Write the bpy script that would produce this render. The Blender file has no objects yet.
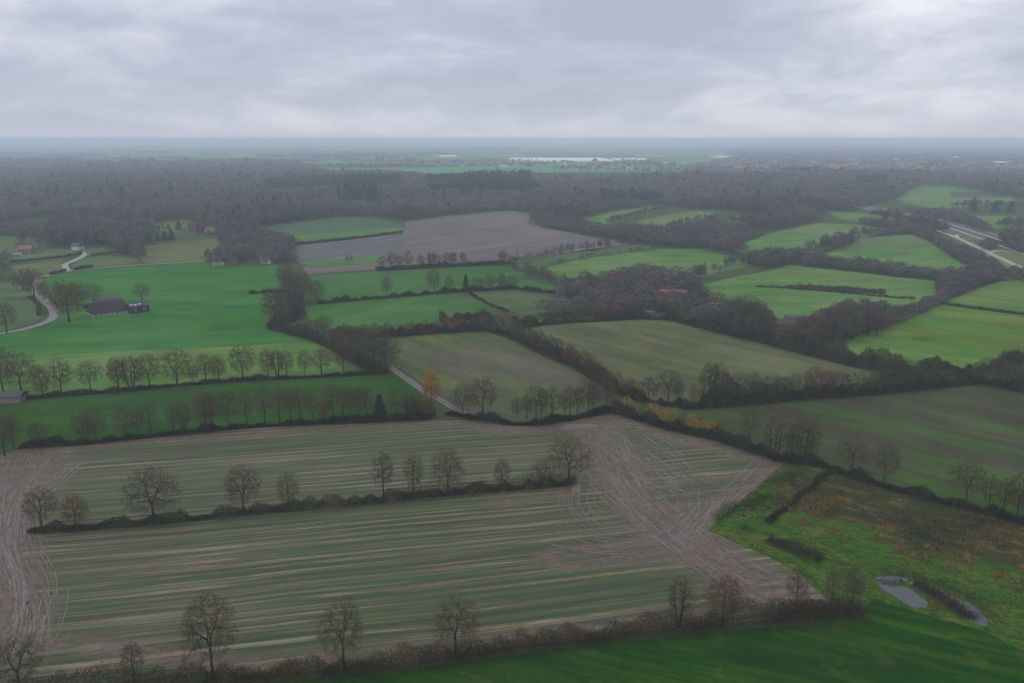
import bpy, math, random
import numpy as np
from mathutils import Vector

# ------------------------------------------------------------------ camera, sky, sun, exposure
CAM_H = 100.0
F = 796.0
HORIZON = 139.0
PITCH = math.atan((341.5 - HORIZON) / F)
SP, CP = math.sin(PITCH), math.cos(PITCH)
scene = bpy.context.scene
COL = scene.collection
cam_data = bpy.data.cameras.new('camera')
cam = bpy.data.objects.new('camera', cam_data)
COL.objects.link(cam)
cam.location = (0, 0, CAM_H)
cam.rotation_euler = (math.pi / 2 - PITCH, 0, 0)
cam_data.sensor_fit = 'HORIZONTAL'
cam_data.sensor_width = 36
cam_data.lens = 36 * F / 1024
cam_data.clip_start = 1
cam_data.clip_end = 60000
scene.camera = cam

SKY_GAIN = 1.0
SUN_EL, SUN_AZ = math.radians(42), math.radians(215)     # hidden behind the overcast, behind the camera
EXPOSURE = 0.0
HAZE_DENSITY = 0.00020
HAZE_COLOR = (0.74, 0.85, 1.0)

world = bpy.data.worlds.new('World')
scene.world = world
world.use_nodes = True
wn, wl = world.node_tree.nodes, world.node_tree.links
wn.clear()
w_out = wn.new('ShaderNodeOutputWorld')
w_bg = wn.new('ShaderNodeBackground')
w_sky = wn.new('ShaderNodeTexSky')
w_sky.sky_type = 'NISHITA'
w_sky.sun_disc = False
w_sky.sun_elevation = SUN_EL
w_sky.sun_rotation = SUN_AZ
w_geo = wn.new('ShaderNodeTexCoord')
w_sep = wn.new('ShaderNodeSeparateXYZ')
wl.new(w_geo.outputs['Generated'], w_sep.inputs[0])


def wmath(op, a, b=None, c=None, clamp=False):
    n = wn.new('ShaderNodeMath'); n.operation = op; n.use_clamp = clamp
    for i, v in enumerate((a, b, c)):
        if v is None: continue
        if isinstance(v, (int, float)): n.inputs[i].default_value = v
        else: wl.new(v, n.inputs[i])
    return n.outputs[0]


zz = wmath('ADD', wmath('ABSOLUTE', w_sep.outputs[2]), 0.115)
cxn = wn.new('ShaderNodeCombineXYZ')
wl.new(wmath('DIVIDE', w_sep.outputs[0], zz), cxn.inputs[0])
wl.new(wmath('DIVIDE', w_sep.outputs[1], zz), cxn.inputs[1])


lump = wn.new('ShaderNodeMapping'); lump.inputs['Scale'].default_value = (1.0, 1.0, 3.0)
wl.new(w_geo.outputs['Generated'], lump.inputs[0])


def wnoise(src, scale, detail, rough, dist, off):
    m = wn.new('ShaderNodeMapping'); m.inputs['Location'].default_value = off
    wl.new(src, m.inputs[0])
    n = wn.new('ShaderNodeTexNoise')
    n.inputs['Scale'].default_value = scale; n.inputs['Detail'].default_value = detail
    n.inputs['Roughness'].default_value = rough; n.inputs['Distortion'].default_value = dist
    wl.new(m.outputs[0], n.inputs['Vector'])
    return n.outputs[0]


n1 = wmath('ADD', wmath('MULTIPLY', wnoise(cxn.outputs[0], 0.55, 5, 0.5, 0.5, (3.1, 7.7, 0)), 0.4), wmath('MULTIPLY', wnoise(lump.outputs[0], 2.6, 6, 0.55, 0.3, (1.3, 0.4, 2.1)), 0.6))
n2 = wnoise(lump.outputs[0], 8.0, 8, 0.62, 0.4, (5.0, 2.2, 0))
cl = wmath('ADD', wmath('MULTIPLY', n1, 0.72), wmath('MULTIPLY', n2, 0.28))
ramp = wn.new('ShaderNodeValToRGB')
wl.new(cl, ramp.inputs[0])
el = ramp.color_ramp.elements
el[0].position = 0.425; el[0].color = (0.465, 0.50, 0.615, 1)
el[1].position = 0.575; el[1].color = (0.70, 0.73, 0.82, 1)
e = el.new(0.50); e.color = (0.535, 0.57, 0.69, 1)
# soft bright patch where the cloud is thin (up and to the right)
vdot = wn.new('ShaderNodeVectorMath'); vdot.operation = 'DOT_PRODUCT'
wl.new(w_geo.outputs['Generated'], vdot.inputs[0])
vdot.inputs[1].default_value = Vector((0.44, 0.90, 0.15)).normalized()
patch = wmath('POWER', wmath('MAXIMUM', vdot.outputs['Value'], 0.0), 260.0)
patch = wmath('MULTIPLY', patch, wmath('MULTIPLY_ADD', n2, 2.6, -0.55, clamp=True))
# paler veil near the horizon, then a thin grey-violet line on it
hz = wmath('POWER', wmath('SUBTRACT', 1.0, wmath('MINIMUM', wmath('ABSOLUTE', w_sep.outputs[2]), 1.0)), 14.0)
mixh = wn.new('ShaderNodeMix'); mixh.data_type = 'RGBA'
wl.new(wmath('MULTIPLY', wmath('POWER', hz, 3.0), 0.75), mixh.inputs[0])
wl.new(ramp.outputs[0], mixh.inputs[6])
mixh.inputs[7].default_value = (0.64, 0.68, 0.745, 1)
mixp = wn.new('ShaderNodeMix'); mixp.data_type = 'RGBA'
wl.new(wmath('MULTIPLY', patch, 1.3, clamp=True), mixp.inputs[0])
wl.new(mixh.outputs[2], mixp.inputs[6])
mixp.inputs[7].default_value = (0.88, 0.89, 0.97, 1)
skyb = wn.new('ShaderNodeVectorMath'); skyb.operation = 'SCALE'
wl.new(w_sky.outputs[0], skyb.inputs[0]); skyb.inputs['Scale'].default_value = 0.08
mixs = wn.new('ShaderNodeMix'); mixs.data_type = 'RGBA'
mixs.inputs[0].default_value = 0.94
wl.new(skyb.outputs[0], mixs.inputs[6]); wl.new(mixp.outputs[2], mixs.inputs[7])
# warm tint added to the unseen sky overhead, to warm the light on surfaces
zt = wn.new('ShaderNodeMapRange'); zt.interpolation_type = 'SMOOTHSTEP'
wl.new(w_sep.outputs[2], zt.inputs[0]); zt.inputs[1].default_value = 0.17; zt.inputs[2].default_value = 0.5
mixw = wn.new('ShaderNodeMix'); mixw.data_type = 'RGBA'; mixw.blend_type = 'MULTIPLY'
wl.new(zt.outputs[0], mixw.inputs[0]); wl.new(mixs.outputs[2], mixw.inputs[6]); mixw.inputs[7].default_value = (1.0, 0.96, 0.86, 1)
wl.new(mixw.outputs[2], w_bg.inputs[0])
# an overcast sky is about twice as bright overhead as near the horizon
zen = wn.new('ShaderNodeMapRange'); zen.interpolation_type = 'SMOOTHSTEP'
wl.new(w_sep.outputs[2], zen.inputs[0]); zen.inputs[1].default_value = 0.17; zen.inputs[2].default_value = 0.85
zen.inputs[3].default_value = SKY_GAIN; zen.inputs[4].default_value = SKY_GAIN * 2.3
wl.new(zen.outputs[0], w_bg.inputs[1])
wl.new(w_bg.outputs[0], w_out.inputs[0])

sun_data = bpy.data.lights.new('sun', 'SUN')
sun_data.energy = 0.55
sun_data.angle = math.radians(30)
sun_data.color = (1.0, 0.93, 0.82)
sun = bpy.data.objects.new('sun', sun_data)
COL.objects.link(sun)
sdir = Vector((math.sin(SUN_AZ) * math.cos(SUN_EL), math.cos(SUN_AZ) * math.cos(SUN_EL), math.sin(SUN_EL)))
sun.rotation_euler = sdir.to_track_quat('Z', 'Y').to_euler()
sun.location = (0, 0, 300)

scene.view_settings.view_transform = 'Standard'
scene.view_settings.look = 'None'
scene.view_settings.exposure = EXPOSURE
scene.view_settings.gamma = 1
scene.render.engine = 'CYCLES'
scene.cycles.use_denoising = True
scene.cycles.max_bounces = 6
scene.cycles.diffuse_bounces = 2
scene.cycles.glossy_bounces = 2
scene.cycles.volume_bounces = 5
scene.cycles.transparent_max_bounces = 8

rng = random.Random(11)
nrg = np.random.default_rng(5)


# ------------------------------------------------------------------ pixel <-> ground
def G(u, v, z=0.0):
    cx, cy = (u - 512.0) / F, (v - 341.5) / F
    t = (CAM_H - z) / (SP + cy * CP)
    return Vector((t * cx, t * (CP - cy * SP), z))


def px_of(x, y, z):
    K = CAM_H - z
    a = y * CP + K * SP
    return 512 + F * x / a, 341.5 + F * (-y * SP + K * CP) / a, a


def height_for(u, v, hpx):
    p = G(u, v)
    cy = (v - hpx - 341.5) / F
    K = p.y * (SP + cy * CP) / (CP - cy * SP)
    return CAM_H - K


# ------------------------------------------------------------------ object helpers
def tag(o, label=None, cat=None, group=None, kind=None):
    if label: o['label'] = label
    if cat: o['category'] = cat
    if group: o['group'] = group
    if kind: o['kind'] = kind
    return o


def mesh_np(name, V, T, mats, cols=None, midx=None, parent=None, link=True):
    """V (n,3), T (m,3) arrays -> one mesh object."""
    me = bpy.data.meshes.new(name)
    V = np.asarray(V, np.float32); T = np.asarray(T, np.int32)
    k = T.shape[1]
    me.vertices.add(len(V)); me.vertices.foreach_set('co', V.ravel())
    me.loops.add(T.size); me.loops.foreach_set('vertex_index', T.ravel())
    me.polygons.add(len(T))
    me.polygons.foreach_set('loop_start', np.arange(0, T.size, k, dtype=np.int32))
    if midx is not None:
        me.polygons.foreach_set('material_index', np.asarray(midx, np.int32))
    me.update(calc_edges=True)
    if cols is not None:
        a = me.attributes.new('tint', 'FLOAT_COLOR', 'POINT')
        c4 = np.ones((len(V), 4), np.float32); c4[:, :3] = cols
        a.data.foreach_set('color', c4.ravel())
    for m in (mats if isinstance(mats, (list, tuple)) else [mats]): me.materials.append(m)
    if not link: return me
    o = bpy.data.objects.new(name, me); COL.objects.link(o)
    if parent: o.parent = parent
    return o


def mesh_py(name, verts, faces, mat, parent=None):
    me = bpy.data.meshes.new(name)
    me.from_pydata([tuple(v) for v in verts], [], faces)
    me.update()
    for m in (mat if isinstance(mat, (list, tuple)) else [mat]): me.materials.append(m)
    o = bpy.data.objects.new(name, me); COL.objects.link(o)
    if parent: o.parent = parent
    return o


def empty(name, loc, rz=0.0):
    o = bpy.data.objects.new(name, None); COL.objects.link(o)
    o.location = loc; o.rotation_euler = (0, 0, rz)
    return o


# ------------------------------------------------------------------ material helpers
class NT:
    def __init__(s, name):
        s.m = bpy.data.materials.new(name); s.m.use_nodes = True
        s.t = s.m.node_tree; s.n = s.t.nodes; s.l = s.t.links
        s.b = s.n['Principled BSDF']
        s.b.inputs['Roughness'].default_value = 0.9
        s.b.inputs['Specular IOR Level'].default_value = 0.0

    gain = 1.0

    def put(s, sock, v):
        if isinstance(v, (tuple, list)) and len(v) == 3 and sock.type == 'RGBA': v = tuple(min(.95, c * s.gain) for c in v)
        if hasattr(v, 'links') or isinstance(v, bpy.types.NodeSocket): s.l.new(v, sock)
        elif isinstance(v, (tuple, list)) and len(v) == 3 and sock.type == 'RGBA': sock.default_value = (*v, 1)
        else: sock.default_value = v

    def math(s, op, a, b=None, c=None, clamp=False):
        n = s.n.new('ShaderNodeMath'); n.operation = op; n.use_clamp = clamp
        for i, v in enumerate((a, b, c)):
            if v is not None: s.put(n.inputs[i], v)
        return n.outputs[0]

    def vmath(s, op, a, b=None, scale=None):
        n = s.n.new('ShaderNodeVectorMath'); n.operation = op
        s.put(n.inputs[0], a)
        if b is not None: s.put(n.inputs[1], b)
        if scale is not None: s.put(n.inputs['Scale'], scale)
        return n.outputs['Value'] if op in ('DOT_PRODUCT', 'LENGTH') else n.outputs[0]

    def mix(s, f, a, b):
        n = s.n.new('ShaderNodeMix'); n.data_type = 'RGBA'
        s.put(n.inputs[0], f); s.put(n.inputs[6], a); s.put(n.inputs[7], b)
        return n.outputs[2]

    def coords(s):
        g = s.n.new('ShaderNodeNewGeometry'); return g.outputs['Position']

    def noise(s, vec, scale, detail=4, rough=0.55, dist=0.0, rot=0.0, sc=(1, 1, 1), loc=(0, 0, 0)):
        m = s.n.new('ShaderNodeMapping'); m.vector_type = 'TEXTURE'
        m.inputs['Rotation'].default_value = (0, 0, rot)
        s.l.new(vec, m.inputs[0])
        m2 = s.n.new('ShaderNodeMapping'); m2.inputs['Scale'].default_value = sc; m2.inputs['Location'].default_value = loc
        s.l.new(m.outputs[0], m2.inputs[0])
        n = s.n.new('ShaderNodeTexNoise')
        n.inputs['Scale'].default_value = scale; n.inputs['Detail'].default_value = detail
        n.inputs['Roughness'].default_value = rough; n.inputs['Distortion'].default_value = dist
        s.l.new(m2.outputs[0], n.inputs['Vector'])
        return n.outputs[0]

    def ss(s, v, lo, hi):
        n = s.n.new('ShaderNodeMapRange'); n.interpolation_type = 'SMOOTHSTEP'
        s.put(n.inputs[0], v); n.inputs[1].default_value = lo; n.inputs[2].default_value = hi
        return n.outputs[0]


def plain(name, col, rough=0.8, var=0.25, scale=1.5, spec=0.3):
    t = NT(name)
    p = t.coords()
    n = t.noise(p, scale, 4, 0.6)
    t.put(t.b.inputs['Base Color'], t.mix(n, tuple(c * (1 - var) for c in col), tuple(c * (1 + var) for c in col)))
    t.b.inputs['Roughness'].default_value = rough
    t.b.inputs['Specular IOR Level'].default_value = spec
    return t.m


def field_mat(name, base, alt, rot, across=0.5, contrast=(0.42, 0.6), patch=None, patch_amt=0.4, patch_scale=0.02,
              wet=0.0, tram=None, fine=0.12, stretch=0.012, tufts=0.0, tuftcol=None):
    """A field: base colour, streaks of alt along the working direction, soft patches, fine speckle, optional wheelings."""
    t = NT(name); p = t.coords(); t.gain = 0.64
    if tram: tram = (tram[0], min(1, tram[1] * 1.5), tram[2])
    s1 = t.noise(p, 1.0, 5, 0.62, 0.0, rot, (stretch, across, 1))
    s2 = t.noise(p, 1.0, 3, 0.6, 0.0, rot, (stretch * 3, across * 3.1, 1), (11, 3, 0))
    f = t.ss(t.math('ADD', t.math('MULTIPLY', s1, 0.7), t.math('MULTIPLY', s2, 0.3)), *contrast)
    col = t.mix(f, base, alt)
    if patch:
        pn = t.noise(p, patch_scale, 5, 0.6, 0.3, rot, (0.4, 1, 1), (5, 9, 0))
        col = t.mix(t.math('MULTIPLY', t.ss(pn, 0.42, 0.66), patch_amt), col, patch)
    if tram:
        m = t.n.new('ShaderNodeMapping'); m.vector_type = 'TEXTURE'; m.inputs['Rotation'].default_value = (0, 0, rot)
        t.l.new(p, m.inputs[0]); sp = t.n.new('ShaderNodeSeparateXYZ'); t.l.new(m.outputs[0], sp.inputs[0])
        wob = t.noise(p, 0.02, 2)
        d = t.math('PINGPONG', t.math('ADD', sp.outputs[1], t.math('MULTIPLY', wob, 3.0)), tram[0] / 2)
        d = t.math('ABSOLUTE', t.math('SUBTRACT', d, 0.9))
        line = t.math('SUBTRACT', 1.0, t.ss(d, 0.15, 0.6))
        brk = t.ss(t.noise(p, 0.05, 3), 0.35, 0.6)
        col = t.mix(t.math('MULTIPLY', t.math('MULTIPLY', line, brk), tram[1]), col, tram[2])
    sp1 = t.noise(p, 0.5, 8, 0.75)
    col = t.mix(t.math('MULTIPLY', t.ss(sp1, 0.4, 0.75), min(1.0, fine * 3.5)), col, t.mix(0.5, base, (0.03, 0.028, 0.018)))
    if tufts:
        tn = t.noise(p, 0.14, 5, 0.65, 0.6)
        col = t.mix(t.math('MULTIPLY', t.ss(tn, 0.55, 0.68), tufts), col, tuftcol)
    t.put(t.b.inputs['Base Color'], col)
    hv = t.n.new('ShaderNodeHueSaturation'); t.l.new(col, hv.inputs['Color'])
    lo = t.noise(p, 0.009, 3, 0.6, 0.5); mi = t.noise(p, 0.06, 6, 0.72, 0.4, rot, (0.35, 1, 1), (8, 1, 0))
    t.put(hv.inputs['Value'], t.math('ADD', t.math('MULTIPLY_ADD', lo, 0.7, 0.65), t.math('MULTIPLY_ADD', mi, 1.5, -0.75)))
    t.put(hv.inputs['Hue'], t.math('MULTIPLY_ADD', mi, -0.05, 0.522))
    t.put(hv.inputs['Saturation'], t.math('MULTIPLY_ADD', lo, -0.5, 1.22))
    t.put(t.b.inputs['Base Color'], hv.outputs[0])
    if wet:
        r = t.math('MULTIPLY_ADD', f, -wet, 0.9)
        t.put(t.b.inputs['Roughness'], r); t.b.inputs['Specular IOR Level'].default_value = 0.5
    bp = t.n.new('ShaderNodeBump'); bp.inputs['Strength'].default_value = 0.35; bp.inputs['Distance'].default_value = 0.25
    t.put(bp.inputs['Height'], t.math('ADD', sp1, s2)); t.l.new(bp.outputs[0], t.b.inputs['Normal'])
    return t.m


def adir(a, b):
    d = G(*b) - G(*a); return math.atan2(d.y, d.x)


ROWDIR = math.atan2(1.03, 5.14)                      # working direction of the two striped fields

GRASS_D = (0.026, 0.105, 0.020)
GRASS = (0.040, 0.185, 0.036)
GRASS_P = (0.105, 0.205, 0.055)
SOIL = (0.155, 0.118, 0.108)
SOIL_W = (0.30, 0.255, 0.255)


def striped_mat():
    """Harvested field: green regrowth between pale wheelings, with churned wet mud where the tractors turned."""
    t = NT('harvested_stripes'); p = t.coords(); t.gain = 0.64
    rot = ROWDIR
    wob = t.noise(p, 0.012, 2, 0.5)
    pw = t.vmath('ADD', p, t.vmath('SCALE', (0.3, 1, 0), scale=t.math('MULTIPLY', wob, 5.0)))
    a1 = t.noise(pw, 1.0, 2, 0.5, 0, rot, (0.003, 0.30, 1))
    a2 = t.noise(pw, 1.0, 5, 0.62, 0, rot, (0.022, 0.85, 1), (7, 31, 0))
    a3 = t.noise(pw, 1.0, 3, 0.6, 0, rot, (0.06, 2.2, 1), (3, 77, 0))
    big = t.ss(t.noise(p, 0.018, 4, 0.6, 0.4, rot, (0.5, 1, 1)), 0.36, 0.62)
    spec = t.noise(p, 1.6, 6, 0.72)
    b1 = t.noise(pw, 1.0, 5, 0.8, 0, rot, (0.012, 0.42, 1), (2, 13, 0))
    v = t.math('MULTIPLY_ADD', t.math('SUBTRACT', t.math('ADD', t.math('MULTIPLY', b1, 0.72), t.math('MULTIPLY', a2, 0.28)), 0.5), 2.3, 0.5)
    mp = t.n.new('ShaderNodeMapping'); mp.vector_type = 'TEXTURE'; mp.inputs['Rotation'].default_value = (0, 0, rot)
    t.l.new(pw, mp.inputs[0]); sx = t.n.new('ShaderNodeSeparateXYZ'); t.l.new(mp.outputs[0], sx.inputs[0])
    wv = t.math('SINE', t.math('MULTIPLY_ADD', sx.outputs[1], 2 * math.pi / 3.1, t.math('MULTIPLY', a1, 5.0)))
    brk = t.ss(t.noise(p, 0.04, 4, 0.6, 0.3, rot, (0.6, 1, 1), (77, 3, 0)), 0.35, 0.6)
    v = t.math('ADD', v, t.math('MULTIPLY', wv, t.math('MULTIPLY_ADD', brk, 0.15, 0.05)))
    v = t.math('ADD', v, t.math('MULTIPLY_ADD', big, -0.12, 0.015))
    v = t.math('ADD', v, t.math('MULTIPLY_ADD', spec, 0.42, -0.21), None, True)
    r = t.n.new('ShaderNodeValToRGB'); t.l.new(v, r.inputs[0]); e = r.color_ramp.elements
    stops = [(0.10, (0.014, 0.034, 0.006)), (0.32, (0.026, 0.078, 0.010)), (0.42, (0.058, 0.112, 0.018)), (0.48, (0.060, 0.062, 0.024)),
             (0.56, (0.096, 0.080, 0.044)), (0.66, (0.165, 0.140, 0.092)), (0.80, (0.28, 0.245, 0.19))]
    e[0].position, e[0].color = stops[0][0], (*[c * .8 for c in stops[0][1]], 1); e[1].position, e[1].color = stops[-1][0], (.185, .160, .110, 1)
    for ps, cc in stops[1:-1]:
        x = e.new(ps); x.color = (cc[0] * .66, cc[1] * .62, cc[2] * .45, 1)
    col = r.outputs[0]
    pale = t.ss(v, 0.66, 0.85)
    dk = t.noise(pw, 1.0, 3, 0.6, 0, rot, (0.008, 1.1, 1), (19, 5, 0))
    col = t.mix(t.math('MULTIPLY', t.ss(dk, 0.53, 0.57), 0.75), col, (0.030, 0.032, 0.012))
    lt = t.noise(pw, 1.0, 3, 0.6, 0, rot, (0.010, 0.9, 1), (55, 8, 0))
    col = t.mix(t.math('MULTIPLY', t.ss(lt, 0.55, 0.60), 0.42), col, (0.25, 0.21, 0.145))
    # churned zones: bands round polylines
    zones = [([(588, 425), (620, 480), (668, 530), (735, 575), (800, 602)], 11, 1.0),
             ([(500, 428), (560, 424), (610, 424)], 9, 1.0),
             ([(783, 466), (742, 500), (700, 533), (650, 548), (560, 560)], 6, 0.9),
             ([(612, 418), (665, 436), (720, 448), (783, 466)], 6, 0.9),
             ([(20, 430), (8, 500), (4, 560), (10, 620), (0, 660)], 9, 1.0),
             ([(60, 452), (40, 480), (15, 520)], 8, 0.8),
             ([(30, 452), (160, 441), (300, 431), (440, 423), (520, 430)], 3.5, 0.75),
             ([(600, 440), (560, 492), (500, 500)], 6, 0.6),
             ([(30, 640), (256, 668), (512, 640), (640, 624), (780, 606)], 3.5, 0.75)]
    edge = t.noise(p, 0.10, 4, 0.65)
    mud = None; lanes = None
    for pts, w, amt in zones:
        for a, b in zip(pts[:-1], pts[1:]):
            A, B = G(*a), G(*b); D = B - A; L2 = D.length_squared; L = math.sqrt(L2)
            pa = t.vmath('SUBTRACT', p, tuple(A))
            h = t.math('DIVIDE', t.vmath('DOT_PRODUCT', pa, tuple(D)), L2, clamp=True)
            d = t.vmath('LENGTH', t.vmath('SUBTRACT', pa, t.vmath('SCALE', tuple(D), scale=h)))
            d = t.math('MULTIPLY_ADD', edge, -w * 1.1, d)
            k = t.math('MULTIPLY', t.math('SUBTRACT', 1.0, t.ss(d, -w * 0.25, w * 0.75)), amt)
            mud = k if mud is None else t.math('MAXIMUM', mud, k)
    m1 = t.noise(p, 0.8, 7, 0.75, 0.8)
    mudc = t.mix(t.ss(m1, 0.35, 0.68), (0.078, 0.044, 0.030), (0.215, 0.145, 0.108))
    mudc = t.mix(t.math('MULTIPLY', t.ss(spec, 0.55, 0.75), 0.5), mudc, (0.38, 0.32, 0.28))
    holes = t.ss(t.noise(p, 0.16, 5, 0.7, 0.6, rot, (0.6, 1, 1), (41, 3, 0)), 0.50, 0.62)
    col = t.mix(t.math('MULTIPLY', mud, t.math('MULTIPLY_ADD', holes, -0.8, 0.95)), col, mudc)
    t.put(t.b.inputs['Base Color'], col)
    puddle = t.ss(t.noise(p, 0.35, 5, 0.6, 0.5, rot, (0.3, 1, 1), (3, 3, 0)), 0.56, 0.66)
    shine = t.math('MAXIMUM', t.math('MULTIPLY', puddle, mud), t.math('MULTIPLY', pale, 0.35))
    t.put(t.b.inputs['Roughness'], t.math('MULTIPLY_ADD', shine, -0.62, 0.85))
    t.b.inputs['Specular IOR Level'].default_value = 0.5
    bp = t.n.new('ShaderNodeBump'); bp.inputs['Strength'].default_value = 0.45; bp.inputs['Distance'].default_value = 0.2
    t.put(bp.inputs['Height'], t.math('ADD', a3, t.math('MULTIPLY', spec, 0.6))); t.l.new(bp.outputs[0], t.b.inputs['Normal'])
    return t.m


def marsh_mat():
    t = NT('marsh_ground'); p = t.coords(); t.gain = 0.7
    a = t.noise(p, 0.07, 6, 0.65, 0.6, -0.5, (0.6, 1.2, 1))
    b = t.noise(p, 0.22, 7, 0.75, 0.8, -0.5, (0.5, 1.2, 1), (9, 4, 0))
    c = t.noise(p, 0.9, 7, 0.75, 0.3, -0.5, (0.5, 1.2, 1))
    A, B = G(850, 496), G(1060, 560); D = B - A
    pa = t.vmath('SUBTRACT', p, tuple(A))
    h = t.math('DIVIDE', t.vmath('DOT_PRODUCT', pa, tuple(D)), D.length_squared, clamp=True)
    d = t.vmath('LENGTH', t.vmath('SUBTRACT', pa, t.vmath('SCALE', tuple(D), scale=h)))
    dry = t.math('SUBTRACT', 1.0, t.ss(t.math('ADD', t.math('MULTIPLY_ADD', a, -42.0, d), t.math('MULTIPLY_ADD', b, -30.0, 18.0)), -5.0, 5.0))
    grn = t.mix(t.ss(b, 0.4, 0.62), (0.040, 0.160, 0.012), (0.135, 0.175, 0.026))
    brn = t.mix(t.ss(b, 0.50, 0.62), (0.056, 0.062, 0.022), (0.25, 0.135, 0.040))
    col = t.mix(dry, grn, brn)
    dk = t.noise(p, 0.28, 6, 0.7, 0.5, -0.5, (0.5, 1.2, 1), (31, 4, 0))
    col = t.mix(t.math('MULTIPLY', t.ss(dk, 0.50, 0.62), 0.75), col, (0.030, 0.055, 0.014))
    col = t.mix(t.math('MULTIPLY', t.ss(c, 0.40, 0.66), 0.8), col, (0.034, 0.042, 0.014))
    t.put(t.b.inputs['Base Color'], col)
    bp = t.n.new('ShaderNodeBump'); bp.inputs['Strength'].default_value = 0.7; bp.inputs['Distance'].default_value = 0.5
    t.put(bp.inputs['Height'], t.math('ADD', b, c)); t.l.new(bp.outputs[0], t.b.inputs['Normal'])
    return t.m


def far_land_mat():
    """Ground to the horizon: a patchwork of distant pastures and bare plots."""
    t = NT('far_land'); p = t.coords(); t.gain = 0.95
    v = t.n.new('ShaderNodeTexVoronoi'); v.distance = 'CHEBYCHEV'
    m = t.n.new('ShaderNodeMapping'); m.inputs['Rotation'].default_value = (0, 0, 0.5); m.inputs['Scale'].default_value = (1 / 900, 1 / 420, 1)
    t.l.new(p, m.inputs[0]); t.l.new(m.outputs[0], v.inputs['Vector']); v.inputs['Scale'].default_value = 1
    sp = t.n.new('ShaderNodeSeparateColor'); t.l.new(v.outputs['Color'], sp.inputs[0])
    col = t.mix(t.ss(sp.outputs[0], 0.3, 0.9), (0.075, 0.15, 0.055), (0.06, 0.20, 0.055))
    col = t.mix(t.ss(sp.outputs[1], 0.72, 0.8), col, (0.10, 0.085, 0.07))
    col = t.mix(t.ss(sp.outputs[2], 0.75, 0.8), col, (0.03, 0.032, 0.025))
    t.put(t.b.inputs['Base Color'], col)
    return t.m


def attr_mat(name, var=0.3, rough=0.95):
    t = NT(name)
    a = t.n.new('ShaderNodeAttribute'); a.attribute_name = 'tint'
    t.put(t.b.inputs['Base Color'], a.outputs['Color'])
    t.b.inputs['Roughness'].default_value = rough
    t.b.inputs['Specular IOR Level'].default_value = 0.0
    return t.m


def random_mat(name, cols, rough=0.95, var=0.25):
    """Bark or twig colour that differs from tree to tree."""
    t = NT(name)
    oi = t.n.new('ShaderNodeObjectInfo')
    r = t.n.new('ShaderNodeValToRGB'); r.color_ramp.interpolation = 'LINEAR'
    e = r.color_ramp.elements
    e[0].position = 0; e[0].color = (*cols[0], 1); e[1].position = 1; e[1].color = (*cols[-1], 1)
    for i, c in enumerate(cols[1:-1]):
        x = e.new((i + 1) / (len(cols) - 1)); x.color = (*c, 1)
    t.l.new(oi.outputs['Random'], r.inputs[0])
    n = t.noise(t.coords(), 0.6, 4, 0.6)
    c2 = t.n.new('ShaderNodeHueSaturation'); t.l.new(r.outputs[0], c2.inputs['Color'])
    t.put(c2.inputs['Value'], t.math('MULTIPLY_ADD', n, 2 * var, 1 - var))
    t.l.new(c2.outputs[0], t.b.inputs['Base Color'])
    t.b.inputs['Roughness'].default_value = rough
    t.b.inputs['Specular IOR Level'].default_value = 0.0
    return t.m


M = {}
M['far'] = far_land_mat()
M['rough'] = field_mat('rough_grass', (0.065, 0.110, 0.040), (0.085, 0.095, 0.045), 0.3, 0.15, patch=(0.05, 0.1, 0.03), patch_scale=0.03)
M['striped'] = striped_mat()
M['marsh'] = marsh_mat()
M['attr'] = attr_mat('hedge_twigs')
M['bark'] = random_mat('bark', [(0.026, 0.023, 0.017), (0.040, 0.034, 0.024), (0.032, 0.036, 0.018)])
M['twig'] = random_mat('winter_twigs', [(0.090, 0.076, 0.046), (0.105, 0.100, 0.046), (0.115, 0.084, 0.050), (0.085, 0.092, 0.042), (0.098, 0.074, 0.058)])
M['rust_leaf'] = random_mat('rust_leaves', [(0.130, 0.074, 0.038), (0.160, 0.080, 0.036), (0.115, 0.078, 0.042)])
M['yellow_leaf'] = random_mat('yellow_leaves', [(0.30, 0.205, 0.035), (0.32, 0.20, 0.035), (0.24, 0.19, 0.04)])
M['orange_leaf'] = random_mat('orange_leaves', [(0.32, 0.165, 0.028), (0.30, 0.17, 0.028)])
M['needle'] = random_mat('needles', [(0.018, 0.036, 0.018), (0.026, 0.046, 0.026), (0.02, 0.04, 0.03)])
M['asphalt'] = plain('asphalt', (0.050, 0.052, 0.060), 0.9, 0.15, 0.4, 0.15)
M['lane'] = plain('lane_surface', (0.125, 0.118, 0.112), 0.6, 0.12, 0.4, 0.5)
M['concrete'] = plain('pale_concrete', (0.20, 0.195, 0.19), 0.6, 0.1, 0.4, 0.5)
M['rut'] = plain('wet_wheel_rut', (0.128, 0.104, 0.088), 0.5, 0.45, 0.35, 0.3)
M['rut_dark'] = plain('dark_wheel_rut', (0.055, 0.042, 0.034), 0.6, 0.30, 0.5, 0.5)
M['paint'] = plain('road_paint', (0.75, 0.75, 0.75), 0.5, 0.05)
M['brick'] = plain('red_brick', (0.17, 0.095, 0.07), 0.85)
M['white'] = plain('white_wall', (0.52, 0.51, 0.50), 0.7, 0.06)
M['grey'] = plain('grey_cladding', (0.32, 0.33, 0.35), 0.6, 0.1)
M['tile_red'] = plain('red_roof_tiles', (0.165, 0.085, 0.07), 0.7, 0.25, 2)
M['tile_dark'] = plain('dark_roof_tiles', (0.040, 0.031, 0.034), 0.9, 0.3, 2, 0.08)
M['roof_grey'] = plain('grey_roof_sheet', (0.065, 0.068, 0.08), 0.85, 0.15, 1, 0.1)
M['navy'] = plain('navy_roof_sheet', (0.030, 0.042, 0.080), 0.7, 0.2, 1, 0.2)
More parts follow.
